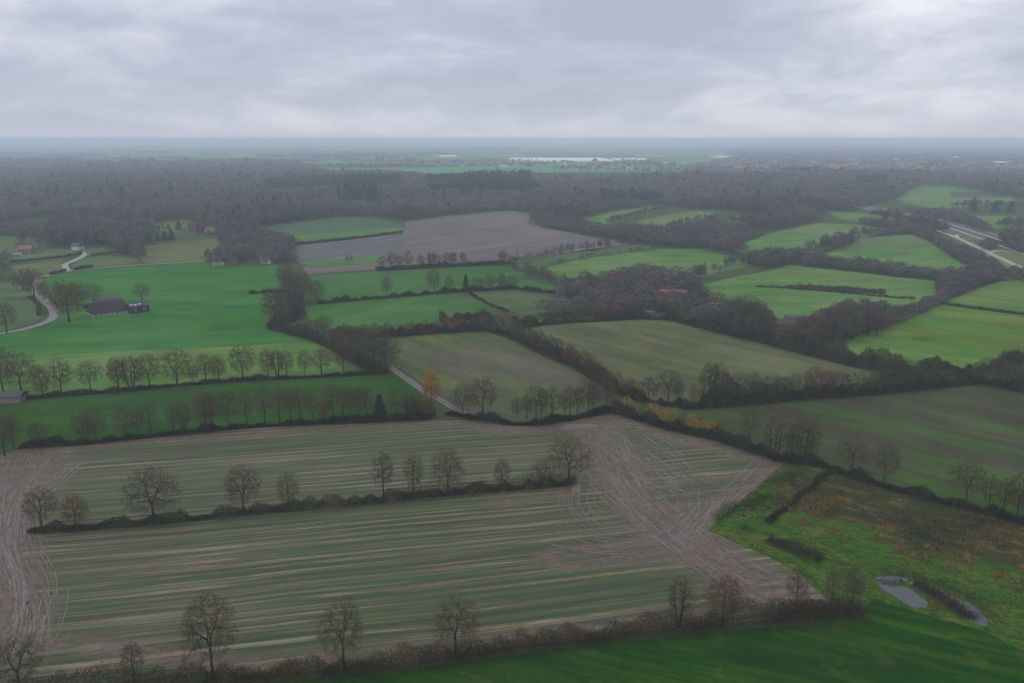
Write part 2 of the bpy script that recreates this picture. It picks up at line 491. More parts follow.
M['navy_wall'] = plain('dark_boards', (0.015, 0.02, 0.035), 0.7, 0.2)
M['window'] = plain('window_glass', (0.03, 0.035, 0.045), 0.15, 0.05, 1, 0.6)
M['glasshouse'] = plain('whitened_glass', (0.62, 0.63, 0.64), 0.4, 0.04, 0.02, 0.5)
M['tyre'] = plain('tyre_rubber', (0.03, 0.03, 0.03), 0.8, 0.05)
M['van_paint'] = plain('white_van_paint', (0.8, 0.8, 0.8), 0.3, 0.02, 1, 0.5)
M['wood'] = plain('weathered_wood', (0.17, 0.14, 0.11), 0.85)
wt = NT('pond_water'); wt.b.inputs['Base Color'].default_value = (0.014, 0.024, 0.030, 1)
wt.b.inputs['Roughness'].default_value = 0.08; wt.b.inputs['Specular IOR Level'].default_value = 0.5
_b = wt.n.new('ShaderNodeBump'); _b.inputs['Strength'].default_value = 0.12; _b.inputs['Distance'].default_value = 0.05
wt.put(_b.inputs['Height'], wt.noise(wt.coords(), 1.5, 3)); wt.l.new(_b.outputs[0], wt.b.inputs['Normal'])
M['water'] = wt.m

# ------------------------------------------------------------------ ground and haze
GX, GY0, GY1 = 19000.0, -150.0, 25000.0
tag(mesh_py('ground', [(-GX, GY0, 0), (GX, GY0, 0), (GX, GY1, 0), (-GX, GY1, 0)], [(0, 1, 2, 3)], M['far']),
    'flat open country reaching to the hazy horizon', 'ground', kind='structure')


def sheet(name, pts, mat, z, label, cat, jitter=0.5, step=12.0, kind='structure'):
    P = [G(*p) for p in pts]
    out = []
    r = random.Random(len(pts) * 7 + int(pts[0][0]))
    for i, a in enumerate(P):
        b = P[(i + 1) % len(P)]
        L = (b - a).length; n = max(1, min(40, int(L / step)))
        for k in range(n):
            q = a.lerp(b, k / n)
            j = jitter if k else 0.0
            out.append((q.x + r.uniform(-j, j), q.y + r.uniform(-j, j), z))
    area = sum(out[i - 1][0] * out[i][1] - out[i][0] * out[i - 1][1] for i in range(len(out)))
    if area < 0: out.reverse()
    o = mesh_py(name, out, [tuple(range(len(out)))], mat)
    return tag(o, label, cat, kind=kind)


# rough land that lies between the near and middle fields
o = mesh_py('rough_land', [(-600, GY0 + 10, 0.05), (500, GY0 + 10, 0.05), tuple(G(1120, 190) + Vector((0, 0, .05))), tuple(G(-90, 205) + Vector((0, 0, .05)))],
            [(0, 1, 2, 3)], M['rough'])
tag(o, 'rough olive and brown grassland between the fields and hedges', 'land', kind='structure')

fm = field_mat
ML1 = fm('meadow_bright', (0.034, 0.180, 0.026), (0.046, 0.205, 0.028), adir((0, 330), (256, 318)), 0.10, (0.35, 0.65), (0.070, 0.225, 0.045), 0.7, 0.012, tram=(24, 0.5, (0.025, 0.10, 0.025)), fine=0.09)
ML1b = fm('meadow_pale', (0.130, 0.250, 0.048), (0.085, 0.215, 0.040), adir((0, 370), (256, 350)), 0.15, (0.35, 0.65), (0.16, 0.22, 0.055), 0.7, 0.03, fine=0.12)
ML2 = fm('meadow_deep', (0.020, 0.092, 0.006), (0.036, 0.115, 0.008), adir((25, 430), (380, 400)), 0.2, (0.35, 0.65), (0.045, 0.10, 0.03), 0.4, 0.02, fine=0.06)
MFG = fm('meadow_front', (0.005, 0.068, 0.001), (0.036, 0.108, 0.002), adir((760, 636), (1000, 690)), 0.42, (0.42, 0.60), (0.012, 0.058, 0.008), 0.8, 0.03, fine=0.14, tufts=0.45, tuftcol=(0.10, 0.12, 0.025), stretch=0.03)
MG2 = fm('meadow_mid', (0.050, 0.175, 0.032), (0.070, 0.185, 0.034), adir((330, 290), (490, 275)), 0.06, (0.3, 0.7), (0.06, 0.15, 0.05), 0.4, 0.01, fine=0.05)
MG4 = fm('meadow_dull', (0.105, 0.150, 0.055), (0.085, 0.150, 0.050), 0.3, 0.06, (0.3, 0.7), fine=0.08)
MM = fm('stubble_mid', (0.100, 0.125, 0.044), (0.108, 0.190, 0.034), adir((420, 345), (560, 400)), 0.16, (0.43, 0.58), (0.150, 0.122, 0.100), 0.9, 0.016, fine=0.16, tram=(18, 0.3, (0.06, 0.055, 0.04)))
MM2 = fm('stubble_mid_wide', (0.150, 0.152, 0.080), (0.110, 0.130, 0.048), adir((560, 335), (760, 385)), 0.14, (0.43, 0.57), (0.145, 0.175, 0.065), 0.85, 0.018, fine=0.15, tram=(20, 0.3, (0.065, 0.058, 0.048)))
MR1 = fm('stubble_right', (0.080, 0.078, 0.042), (0.060, 0.142, 0.022), adir((850, 420), (1024, 463)), 0.13, (0.44, 0.56), (0.085, 0.068, 0.048), 0.7, 0.02, fine=0.12, tram=(18, 0.35, (0.05, 0.045, 0.035)))
MR2 = fm('pasture_right', (0.095, 0.235, 0.030), (0.125, 0.245, 0.040), adir((900, 330), (1020, 345)), 0.08, (0.38, 0.62), (0.185, 0.225, 0.055), 0.8, 0.02, fine=0.15)
MR4 = fm('pasture_mid_right', (0.100, 0.245, 0.050), (0.125, 0.250, 0.060), 0.2, 0.05, (0.3, 0.7), (0.17, 0.225, 0.075), 0.8, 0.015, fine=0.12)
MR5 = fm('pasture_worn', (0.130, 0.245, 0.060), (0.095, 0.235, 0.048), 0.6, 0.05, (0.3, 0.7), (0.14, 0.155, 0.075), 0.6, 0.01, fine=0.08)
MB1 = fm('ploughed', (0.098, 0.064, 0.048), (0.150, 0.102, 0.078), adir((300, 250), (512, 225)), 0.06, (0.40, 0.62), (0.080, 0.060, 0.058), 0.8, 0.010, wet=0.15, fine=0.10)
MB2 = fm('wet_ploughed', (0.075, 0.070, 0.072), (0.22, 0.20, 0.20), adir((300, 250), (403, 236)), 0.10, (0.52, 0.66), (0.09, 0.08, 0.08), 0.6, 0.012, wet=0.35, fine=0.08)
MY = fm('pasture_yellow', (0.165, 0.185, 0.060), (0.125, 0.165, 0.055), 0.2, 0.05, (0.3, 0.7), fine=0.08)
MGL = fm('pasture_left', (0.085, 0.165, 0.055), (0.105, 0.160, 0.062), 0.2, 0.05, (0.3, 0.7), (0.13, 0.14, 0.07), 0.5, 0.015, fine=0.08)
MGW = fm('wet_pasture', (0.085, 0.140, 0.078), (0.075, 0.150, 0.070), 0.1, 0.04, (0.3, 0.7), fine=0.08)
MGB = fm('strip_bright', (0.075, 0.210, 0.040), (0.09, 0.205, 0.05), 0.1, 0.06, (0.3, 0.7), fine=0.05)

FIELDS = [
 ('striped_field', [(-60, 458), (0, 455), (24, 449), (87, 445), (160, 437), (256, 428), (331, 424.5), (431, 420), (480, 421), (540, 427), (574, 420), (612, 413), (667, 430), (712, 440), (768, 458), (784, 463), (745, 497), (707, 530), (768, 557), (800, 574), (822, 596), (845, 612), (768, 620), (640, 632), (512, 647), (383, 667), (256, 676), (60, 694), (-120, 712), (-160, 560)],
  'striped', .10, 'wet harvested field with green and brown wheel stripes and churned mud', 'field'),
 ('grass_field', [(-200, 740), (100, 705), (256, 684), (383, 673), (512, 656), (640, 640), (768, 628), (862, 622), (866, 606), (874, 600), (905, 609), (945, 621), (983, 631), (1024, 652), (1090, 690), (1300, 800), (600, 900)], MFG, .11, 'deep green grass field with faint slanting mowing lines below the bramble hedge', 'field'),
 ('marsh_land', [(707, 530), (745, 497), (784, 463), (820, 466), (883, 488), (960, 508), (1024, 524), (1120, 548), (1200, 720), (1090, 690), (1024, 652), (983, 631), (945, 621), (905, 609), (874, 600), (860, 604), (822, 596), (800, 574), (768, 557)], 'marsh', .12, 'rough marshy meadow in green, ochre and brown around a small pond', 'marsh'),
 ('grass_field', [(39, 279), (67, 273), (100, 269), (150, 265.5), (205, 262), (222, 266), (250, 266), (283, 264), (280, 285), (268, 300), (268, 327), (310, 340), (310, 343), (256, 345), (130, 351), (32, 356), (-30, 362), (-60, 345), (0, 336), (50, 325), (57, 314), (47, 299)], ML1, .10, 'large bright green meadow around the dark-roofed barn', 'field'),
 ('grass_field', [(-30, 362), (32, 356), (130, 351), (256, 345), (312, 342), (335, 352), (368, 371), (300, 377), (250, 380), (190, 385), (125, 391), (27, 399), (-40, 404)], ML1b, .115, 'pale yellow-green strip of grass behind the long row of bare trees', 'field'),
 ('grass_field', [(-40, 406), (27, 400), (125, 393), (190, 386), (250, 382), (300, 379), (386, 374), (398, 376), (424, 396), (414, 410), (400, 419), (331, 422), (256, 425), (160, 434), (87, 442), (20, 447), (-60, 452)], ML2, .10, 'dark green grass field between two rows of bare trees', 'field'),
 ('grass_field', [(318, 304.5), (386, 299), (456, 294), (491, 306), (476, 318), (446, 323), (363, 328), (330, 330), (322, 338), (300, 328), (284, 326), (293, 315)], MG2, .10, 'green grass field in front of the hedge with a single small tree', 'field'),
 ('grass_field', [(308, 276), (376, 272), (491, 266.5), (512, 268), (545, 281), (570, 290), (512, 287), (456, 291), (386, 297), (325, 301), (312, 292)], MG2, .10, 'long green grass field below the ploughed land', 'field'),
 ('grass_field', [(468, 294), (512, 291), (550, 297), (590, 304), (560, 311), (525, 315), (508, 310)], MG4, .10, 'small dull olive green paddock beside the hedgerow', 'field'),
 ('stubble_field', [(385, 338), (400, 336), (430, 334), (487, 331.5), (505, 338), (545, 358), (585, 376), (605, 390), (612, 408), (574, 417), (540, 422), (512, 422), (480, 418), (455, 406), (425, 385), (396, 366), (392, 350)], MM, .10, 'brown and green stubble field beside the rutted farm track', 'field'),
 ('stubble_field', [(516, 330), (560, 324), (587, 322.5), (637, 319), (672, 320), (717, 333), (768, 345), (800, 354), (868, 371), (880, 391), (793, 398), (768, 400), (690, 407), (648, 401), (618, 389), (586, 368), (548, 350)], MM2, .10, 'wide brown stubble field framed by hedgerows in the middle of the view', 'field'),
 ('stubble_field', [(684, 420), (700, 412), (768, 405), (793, 401), (868, 395), (983, 384), (1024, 394), (1100, 410), (1150, 545), (1024, 517), (999, 511), (895, 481), (818, 459), (790, 459), (750, 444), (715, 434)], MR1, .10, 'brown field with long green streaks above the marsh', 'field'),
 ('grass_field', [(833, 347), (868, 333), (885, 328), (905, 322), (942, 305), (1024, 316), (1100, 326), (1100, 375), (1024, 362), (980, 371), (928, 371), (880, 362)], MR2, .10, 'bright yellow-green pasture below the ditch', 'field'),
 ('grass_field', [(945, 302), (975, 289), (1003, 281), (1024, 283), (1100, 290), (1100, 322), (1024, 312)], MR2, .10, 'bright green pasture between the ditch and the motorway hedge', 'field'),
 ('grass_field', [(698, 286), (735, 277), (768, 271), (790, 265), (843, 271), (938, 282), (938, 297), (918, 302), (888, 313), (850, 316), (800, 318), (760, 318), (735, 316), (712, 305)], MR4, .10, 'long green pasture with a strip of scrub along its ditch', 'field'),
 ('grass_field', [(813, 257), (868, 238), (913, 234), (928, 241), (950, 256), (975, 271), (940, 275), (878, 268), (830, 262)], MR5, .10, 'worn green triangular pasture ringed by hedgerows', 'field'),
 ('grass_field', [(730, 248), (768, 234), (818, 223), (860, 225), (897, 230), (868, 237), (815, 253), (770, 257), (745, 254)], MR4, .10, 'green pasture beyond the worn triangular one', 'field'),
 ('grass_field', [(545, 267), (590, 258), (660, 249), (700, 250), (748, 260), (748, 266), (692, 279), (637, 273), (592, 283), (565, 279)], MR4, .10, 'bright green pasture enclosed by thick dark hedgerows', 'field'),
 ('grass_field', [(585, 219), (617, 211), (657, 206), (664, 210), (640, 216), (607, 225)], MR4, .10, 'small green pasture below the wood, the first of four', 'field'),
 ('grass_field', [(636, 222), (670, 214), (697, 211), (714, 213), (700, 221), (667, 228)], MR4, .10, 'small green pasture below the wood with scrub at its lower edge', 'field'),
 ('grass_field', [(735, 215), (770, 217), (768, 223), (745, 223)], MR4, .10, 'narrow green strip of pasture beside the wood', 'field'),
 ('ploughed_field', [(403, 234), (406, 222), (450, 216), (512, 211), (530, 213), (528, 224), (580, 235), (630, 244), (590, 251), (512, 259), (440, 264), (380, 266), (350, 264), (400, 248)], MB1, .10, 'large brown ploughed field below the wood', 'field'),
 ('ploughed_field', [(296, 246), (350, 240), (403, 234), (408, 240), (400, 249), (370, 262), (300, 264), (292, 256)], MB2, .11, 'wet dark ploughed field with pale streaks of standing water', 'field'),
 ('grass_field', [(303, 262), (340, 258.5), (378, 256), (384, 262), (345, 265), (305, 267)], MGB, .14, 'thin bright green strip crossing the ploughed land', 'field'),
 ('ploughed_field', [(303, 267.5), (345, 265.5), (378, 263), (380, 269), (345, 271.5), (306, 274.5)], MB1, .13, 'thin brown ploughed strip behind the long green field', 'field'),
 ('grass_field', [(256, 229), (300, 222), (356, 217), (378, 219), (400, 224), (404, 228), (340, 236), (280, 240), (262, 238)], MGW, .10, 'dull blue-green wet pasture at the foot of the wood', 'field'),
 ('grass_field', [(276, 236), (340, 232), (404, 227.5), (403, 231.5), (350, 238), (296, 243), (285, 242)], MGB, .14, 'bright green strip along the hedge of the wet pasture', 'field'),
 ('grass_field', [(512, 260), (545, 255.5), (590, 249.5), (632, 244.5), (655, 248), (590, 257), (545, 266), (530, 270), (512, 266)], MG4, .10, 'narrow olive green strip between the ploughed land and its hedge', 'field'),
 ('grass_field', [(140, 245), (155, 245), (215, 239), (224, 246), (222, 256), (205, 260), (155, 263), (142, 262)], MY, .10, 'yellow-green pasture behind the farm lane', 'field'),
 ('grass_field', [(77, 260), (100, 256.5), (130, 256), (142, 262), (100, 267), (72, 270)], MGL, .10, 'small green paddock in the fork of the farm lane', 'field'),
 ('grass_field', [(84, 250), (107, 246), (118, 251), (100, 255), (84, 256)], MGL, .10, 'small green paddock below the dark copse', 'field'),
 ('grass_field', [(12, 257), (50, 250), (78, 250), (79, 254), (62, 259), (12, 264)], MGL, .10, 'green paddock beside the white-gabled brick house', 'field'),
 ('grass_field', [(10, 266), (62, 260), (64, 270), (38, 277), (20, 280)], MY, .10, 'yellowish paddock above the farm lane', 'field'),
 ('grass_field', [(-20, 236), (0, 236), (37, 238), (48, 246), (20, 253), (-20, 255)], MGL, .10, 'green field above the brick house', 'field'),
 ('grass_field', [(-40, 283), (0, 283), (20, 285), (40, 300), (42, 315), (32, 324), (0, 331), (-60, 340)], MGL, .10, 'green paddock inside the bend of the lane', 'field'),
 ('grass_field', [(32, 221), (105, 217), (119, 223), (50, 227)], MGL, .10, 'thin green glade between the woods', 'field'),
 ('grass_field', [(155, 224), (185, 219), (200, 225), (200, 231), (162, 232)], MY, .10, 'yellow-green clearing at the edge of the wood', 'field'),
 ('grass_field', [(895, 200), (910, 191), (925, 186), (947, 187), (952, 198), (1012, 198), (1014, 206), (975, 206), (940, 210)], MR4, .10, 'distant bright green fields beyond the motorway', 'field'),
 ('grass_field', [(965, 216), (1015, 216), (1014, 227), (995, 229), (975, 222)], MR4, .10, 'distant green field beside the row of dark conifers', 'field'),
 ('grass_verge', [(940, 226), (1000, 246), (1060, 262), (1060, 285), (1010, 268), (960, 244)], MY, .10, 'grass verge between the motorway and the service road', 'verge'),
 ('grass_verge', [(975, 262), (992, 254), (1060, 280), (1060, 292), (1003, 279)], MR4, .12, 'green verge below the service road junction', 'verge'),
 ('grass_field', [(-20, 168), (0, 167), (40, 166), (62, 167.5), (40, 169.5), (0, 170.5), (-20, 171)], MGW, .10, 'pale clearing at the far edge of the wood, leftmost in the view', 'field'),
 ('grass_field', [(107, 203), (118, 201), (121, 206), (112, 208)], MY, .10, 'tiny pale clearing deep in the wood', 'field'),
 ('grass_field', [(186, 164), (196, 163), (200, 166), (190, 167)], MGW, .10, 'small notch of pasture at the far edge of the wood', 'field'),
 ('grass_field', [(195, 190), (222, 188), (228, 191), (200, 193)], MGW, .10, 'faint narrow clearing in the middle of the wood', 'field'),
 ('grass_field', [(770, 189), (800, 187.5), (806, 190), (778, 192)], MGW, .10, 'faint clearing in the wood below the town', 'field'),
 ('grass_field', [(826, 211), (870, 214), (900, 219), (895, 226), (840, 219)], MR4, .10, 'sliver of green pasture near the motorway bend', 'field'),
]
for nm, pts, mat, z, lab, cat in FIELDS:
    sheet(nm, pts, M[mat] if isinstance(mat, str) else mat, z, lab, cat, jitter=0.7 if pts[0][1] > 330 else 1.5)

# distant pale pastures seen between the far tree belts
_ffm = [fm('far_pasture', (0.10, 0.24, 0.09), (0.09, 0.20, 0.08), 0.1, 0.01), fm('far_pasture_dull', (0.12, 0.19, 0.10), (0.10, 0.17, 0.09), 0.1, 0.01)]


# ------------------------------------------------------------------ roads, tracks, ribbons
def smooth(P, n=10):
    out = []
    for i in range(len(P) - 1):
        p0 = P[max(i - 1, 0)]; p1 = P[i]; p2 = P[i + 1]; p3 = P[min(i + 2, len(P) - 1)]
        for k in range(n):
            t = k / n
            out.append(0.5 * ((2 * p1) + (p2 - p0) * t + (2 * p0 - 5 * p1 + 4 * p2 - p3) * t * t + (3 * p1 - p0 - 3 * p2 + p3) * t ** 3))
    out.append(P[-1]); return out


def ribbon_geo(P, w, z, off=0.0, V=None, Fc=None, wv=0.0, r=rng):
    V = [] if V is None else V; Fc = [] if Fc is None else Fc
    b0 = len(V)
    for i, p in enumerate(P):
        d = (P[min(i + 1, len(P) - 1)] - P[max(i - 1, 0)]); d.z = 0; d.normalize()
        nrm = Vector((-d.y, d.x, 0))
        ww = w * (1 + r.uniform(-wv, wv))
        a = p + nrm * (off + ww / 2); b = p + nrm * (off - ww / 2)
        V += [(a.x, a.y, z), (b.x, b.y, z)]
    for i in range(len(P) - 1):
        q = b0 + 2 * i
        Fc.append((q, q + 1, q + 3, q + 2))
    return V, Fc


def ribbon(name, pts, w, z, mat, label=None, cat=None, off=0.0, kind='structure', parent=None):
    V, Fc = ribbon_geo(smooth([G(*p) for p in pts]), w, z, off)
    o = mesh_py(name, V, Fc, mat, parent)
    if label: tag(o, label, cat, kind=kind)
    return o


LANE = [(-40, 343), (0, 334), (25, 329), (47, 322), (54, 315), (52, 308), (45, 301), (37, 294), (36, 286), (39, 279)]
LANE2 = [(39, 278), (52, 274.5), (67, 271.5), (100, 268), (140, 265), (175, 263), (205, 261)]
LANE3 = [(68, 271), (65, 265), (72, 261.5), (82, 257), (84, 254), (81, 252)]
ribbon('lane_road', LANE, 5.0, .17, M['lane'], 'narrow pale country lane curving past the barn', 'road')
ribbon('lane_road', LANE2, 4.0, .18, M['lane'], 'pale lane running along the top of the large meadow', 'road')
ribbon('lane_road', LANE3, 4.5, .19, M['concrete'], 'short pale drive branching off the lane to the cottage', 'road')
MW = [(862, 206), (885, 211), (908, 215.5), (943, 222.5), (993, 238), (1040, 254), (1120, 284)]
ribbon('motorway_road', MW, 12, .17, M['asphalt'], 'motorway carriageway on the far wooded side', 'road', off=8)
ribbon('motorway_road', MW, 12, .17, M['asphalt'], 'motorway carriageway on the side of the service road', 'road', off=-8)
ribbon('motorway_shoulder', MW, 2.0, .20, M['concrete'], 'pale outer shoulder of the motorway on the wood side', 'road', off=14.5)
ribbon('motorway_shoulder', MW, 4.0, .20, M['concrete'], 'pale outer shoulder of the motorway on the field side', 'road', off=-15.0)
ribbon('motorway_median', MW, 2.4, .21, M['grey'], 'grey strip between the two motorway carriageways', 'road')
V, Fc = [], []
Pm = smooth([G(*p) for p in MW], 40)
for k in range(0, len(Pm) - 2, 2):
    for off in (7.5, -7.5):
        ribbon_geo(Pm[k:k + 2], 0.4, .205, off, V, Fc)
tag(mesh_py('road_markings', V, Fc, M['paint']), 'white dashed lane lines of the motorway', 'road markings', kind='structure')
ribbon('service_road', [(925, 227), (944, 233), (957, 238), (975, 246), (988, 252.5), (1000, 258), (1024, 269), (1080, 292)], 5.5, .18, M['concrete'], 'pale service road beside the motorway with a junction', 'road')
ribbon('service_road', [(988, 252.5), (1000, 251), (1024, 253), (1060, 256)], 6, .19, M['concrete'], 'pale side arm of the service road junction', 'road')
ribbon('far_road', [(700, 160.5), (712, 163), (722, 167), (737, 174)], 40, .4, M['concrete'], 'pale broad road entering the distant town', 'road')

# farm track: two pale ruts with a grass strip
V, Fc = [], []
TR = smooth([G(*p) for p in [(380, 360), (388, 366), (405, 378), (424, 391), (440, 400), (455, 409), (475, 418), (505, 427)]])
for off in (-1.0, 1.0): ribbon_geo(TR, 0.45, .19, off, V, Fc, 0.5)
tag(mesh_py('farm_track', V, Fc, M['lane']), 'rutted farm track running between the dark green field and the stubble', 'track', kind='structure')
V, Fc = ribbon_geo(TR, 3.4, .16, 0)
tag(mesh_py('farm_track_verge', V, Fc, M['rut_dark']), 'dark muddy bed under the rutted farm track', 'track', kind='structure')

# tyre tracks across the churned field
def in_poly(p, poly):
    c = False
    for i in range(len(poly)):
        a, b = poly[i], poly[i - 1]
        if (a.y > p.y) != (b.y > p.y) and p.x < (b.x - a.x) * (p.y - a.y) / (b.y - a.y) + a.x: c = not c
    return c


STRIPED = [G(*p) for p in FIELDS[0][1]]
bundles = [
    ([(585, 425), (612, 470), (640, 505), (690, 545), (745, 577), (800, 604)], 16, 12, 'churned tyre tracks slanting across the harvested field'),
    ([(600, 440), (640, 470), (676, 490), (700, 500), (690, 520), (660, 540), (600, 556)], 7, 10, 'curving tyre tracks looping past the marsh corner'),
    ([(783, 466), (745, 497), (702, 530), (655, 545), (600, 548), (545, 535)], 9, 9, 'tyre tracks turning in from the marsh corner of the harvested field'),
    ([(612, 421), (650, 450), (690, 480), (722, 500)], 7, 12, 'pale tyre tracks fanning below the yellow hedge'),
    ([(520, 432), (560, 428), (590, 430), (610, 445)], 7, 6, 'wet tyre tracks by the end of the farm track'),
    ([(590, 470), (575, 495), (590, 520), (640, 540)], 5, 8, 'tyre tracks turning round the end of the central hedge'),
    ([(36, 450), (14, 490), (6, 540), (22, 590), (8, 640), (-30, 680)], 12, 9, 'pale tyre tracks along the end of the striped field'),
    ([(70, 450), (50, 470), (24, 500), (6, 530), (-20, 560)], 10, 13, 'curving tyre tracks in the far corner of the striped field'),
    ([(-10, 560), (20, 580), (32, 610), (26, 650), (0, 680)], 6, 5, 'tight tyre loops beside the striped rows'),
]
for pts, n, spread, lab in bundles:
    V, Fc = [], []; V2, Fc2 = [], []
    P0 = [G(*p) for p in pts]
    for k in range(int(n * 3.2)):
        s = rng.uniform(-1, 1) * spread; e2 = rng.uniform(-1, 1) * spread; mid = rng.uniform(-1, 1) * spread
        P = []
        for i, p in enumerate(P0):
            f = i / (len(P0) - 1)
            d = P0[min(i + 1, len(P0) - 1)] - P0[max(i - 1, 0)]; d.normalize(); nn = Vector((-d.y, d.x, 0))
            o_ = s * (1 - f) + e2 * f + (mid - (s + e2) / 2) * math.sin(math.pi * f) * 0.22
            P.append(p + nn * o_ + Vector((rng.uniform(-.5, .5), rng.uniform(-.5, .5), 0)))
        S = smooth(P, 14)
        a = int(rng.uniform(0, 0.3) * len(S)); b = int(rng.uniform(0.65, 1) * len(S))
        # broken into wet pieces
        i = a
        while i < b - 3:
            ln = rng.randint(4, 16)
            for off in (-0.95, 0.95):
                mid_ = S[min(i + ln // 2, b)]
                if not all(in_poly(q_, STRIPED) for q_ in (mid_, S[i], S[min(i + ln, b) - 1], S[min(i + ln, b - 1)])) or rng.random() < .2: continue
                tgt = (V, Fc) if rng.random() < .62 else (V2, Fc2)
                ribbon_geo(S[i:min(i + ln, b)], rng.uniform(0.08, 0.24), .15 + 0.0008 * k, off, tgt[0], tgt[1], 0.6)
            i += ln + rng.randint(0, 4)
    nl = len(Fc); b_ = len(V)
    o = mesh_py('tyre_track', V + V2, Fc + [tuple(i + b_ for i in f) for f in Fc2], [M['rut'], M['rut_dark']])
    o.data.polygons.foreach_set('material_index', [0] * nl + [1] * len(Fc2))
    tag(o, lab, 'tyre tracks', kind='structure')

# pond
WATER = [[(874, 579), (884, 576), (900, 577), (909, 580), (904, 584), (890, 585), (912, 590), (921, 598), (929, 604), (925, 609), (912, 608), (903, 603), (892, 596), (882, 590)],
         [(908, 582), (925, 584), (945, 592), (958, 600), (970, 604), (980, 611), (988, 621), (987, 627), (979, 626), (970, 618), (958, 612), (944, 604), (930, 598), (914, 589)]]
for i, pts in enumerate(WATER):
    sheet('pond_water', pts, M['water'], .17, ['still grey pond water in the marsh', 'narrow crescent of pond water behind the reeds'][i], 'water', 0.3, 4)
sheet('wet_mud', [(556, 427), (570, 424), (590, 424), (600, 426), (588, 429), (570, 430)], M['rut'], .155, 'shallow pale wet patch lying on the mud by the trees', 'mud', 0.5, 3)
sheet('wet_mud', [(571, 487), (577, 484), (581, 488), (578, 493), (573, 494)], M['rut'], .155, 'small pale wet patch at the end of the central hedge', 'mud', 0.3, 2)

# ------------------------------------------------------------------ tree prototypes


def tubes(segs, sides):
    V, T = [], []
    for p0, p1, r0, r1 in segs:
        d = (p1 - p0)
        if d.length < 1e-4: continue
        d = d.normalized()
        a = d.orthogonal().normalized(); b = d.cross(a)
        n0 = len(V)
        for p, r in ((p0, r0), (p1, r1)):
            for k in range(sides):
                an = 2 * math.pi * k / sides
                V.append(tuple(p + a * (math.cos(an) * r) + b * (math.sin(an) * r)))
        for k in range(sides):
            k2 = (k + 1) % sides
            T.append((n0 + k, n0 + k2, n0 + sides + k2)); T.append((n0 + k, n0 + sides + k2, n0 + sides + k))
    return V, T


def grow(seed, H=14.0, R=6.0, base=0.2, tips=600, multi=1, r0=0.27, round_=1.0, lean=0.0, fork=0.06):
    """Branch skeleton that fills a domed crown: points in the dome are split again and again, a branch runs to each group.
    -> list of (p0, p1, r0, r1, n) where n = tips carried."""
    r = np.random.default_rng(seed)
    zc = H * (base + (1 - base) * 0.46); hz = H * (1 - base) * 0.54
    lobes = r.uniform(0, 6.28, 3)
    pts = []
    while len(pts) < tips:
        v = r.normal(0, 1, 3); v /= np.linalg.norm(v)
        rr = r.uniform(0.12, 1) ** 0.42
        an = math.atan2(v[1], v[0])
        k = 1 + 0.13 * math.sin(2 * an + lobes[0]) + 0.10 * math.sin(3 * an + lobes[1]) + 0.07 * math.sin(5 * an + 4 * v[2] + lobes[2])
        z = zc + v[2] * hz * rr * (1.0 if v[2] > 0 else 0.86) * (0.92 + 0.08 * k)
        x = v[0] * R * rr * k; y = v[1] * R * rr * k
        if v[2] < -0.2 and math.hypot(x, y) < R * 0.25: continue
        pts.append((x + lean * z, y, z))
    pts = np.array(pts)
    segs = []
    tipr = 0.016

    def rad(n): return tipr * n ** 0.45

    def build(p, P, prev, depth, r_in):
        n = len(P)
        c = P.mean(0)
        if n == 1:
            segs.append((Vector(p), Vector(P[0]), min(r_in, tipr * 1.3), tipr * 0.6, 1)); return
        d = c - p; L = np.linalg.norm(d)
        f = 0.42 if depth < 2 else 0.50
        dirn = d / (L + 1e-6) * 0.72 + prev * 0.28 + np.array([0, 0, 0.22 if depth < 5 else 0.05]); dirn /= np.linalg.norm(dirn)
        step = L * f
        j = r.normal(0, 0.035, 3) * step
        m = p + dirn * step * 0.5 + j; q = p + dirn * step
        ra = min(r_in, rad(n) * (r0 / rad(tips))) if True else 0
        rb = ra * 0.86
        segs.append((Vector(p), Vector(m), ra, (ra + rb) / 2, n)); segs.append((Vector(m), Vector(q), (ra + rb) / 2, rb, n))
        # split the group by direction seen from q
        D = P - q
        cov = np.cov(D.T) if n > 3 else np.eye(3)
        w, v = np.linalg.eigh(cov + np.eye(3) * 1e-6)
        ax = v[:, -1] + r.normal(0, 0.25, 3)
        t_ = D @ ax
        cut = np.quantile(t_, r.uniform(0.34, 0.66)) if n > 2 else np.mean(t_)
        A, B = P[t_ <= cut], P[t_ > cut]
        if len(A) == 0 or len(B) == 0: A, B = P[:n // 2], P[n // 2:]
        for S in (A, B): build(q, S, dirn, depth + 1, rb)

    if multi == 1:
        top = np.array([r.normal(0, .12), r.normal(0, .12), H * base]); mid = top * 0.5 + np.append(r.normal(0, .06, 2), 0)
        segs.append((Vector((0, 0, -.1)), Vector(mid), r0 * 1.25, r0 * 1.03, tips)); segs.append((Vector(mid), Vector(top), r0 * 1.03, r0, tips))
        build(top, pts, np.array([0, 0, 1.0]), 0, r0)
    else:
        an = np.arctan2(pts[:, 1], pts[:, 0]); sec = ((an + math.pi) / (2 * math.pi) * multi).astype(int) % multi
        for k in range(multi):
            P = pts[sec == k]
            a0 = (k + .5) / multi * 2 * math.pi - math.pi
            b0 = np.array([math.cos(a0) * .35, math.sin(a0) * .35, -.1]); q = b0 + np.array([math.cos(a0) * .5, math.sin(a0) * .5, H * base])
            rr = r0 / math.sqrt(multi)
            segs.append((Vector(b0), Vector(q), rr * 1.2, rr, len(P)))
            build(q, P, np.array([math.cos(a0) * .2, math.sin(a0) * .2, 1.0]), 0, rr)
    return segs


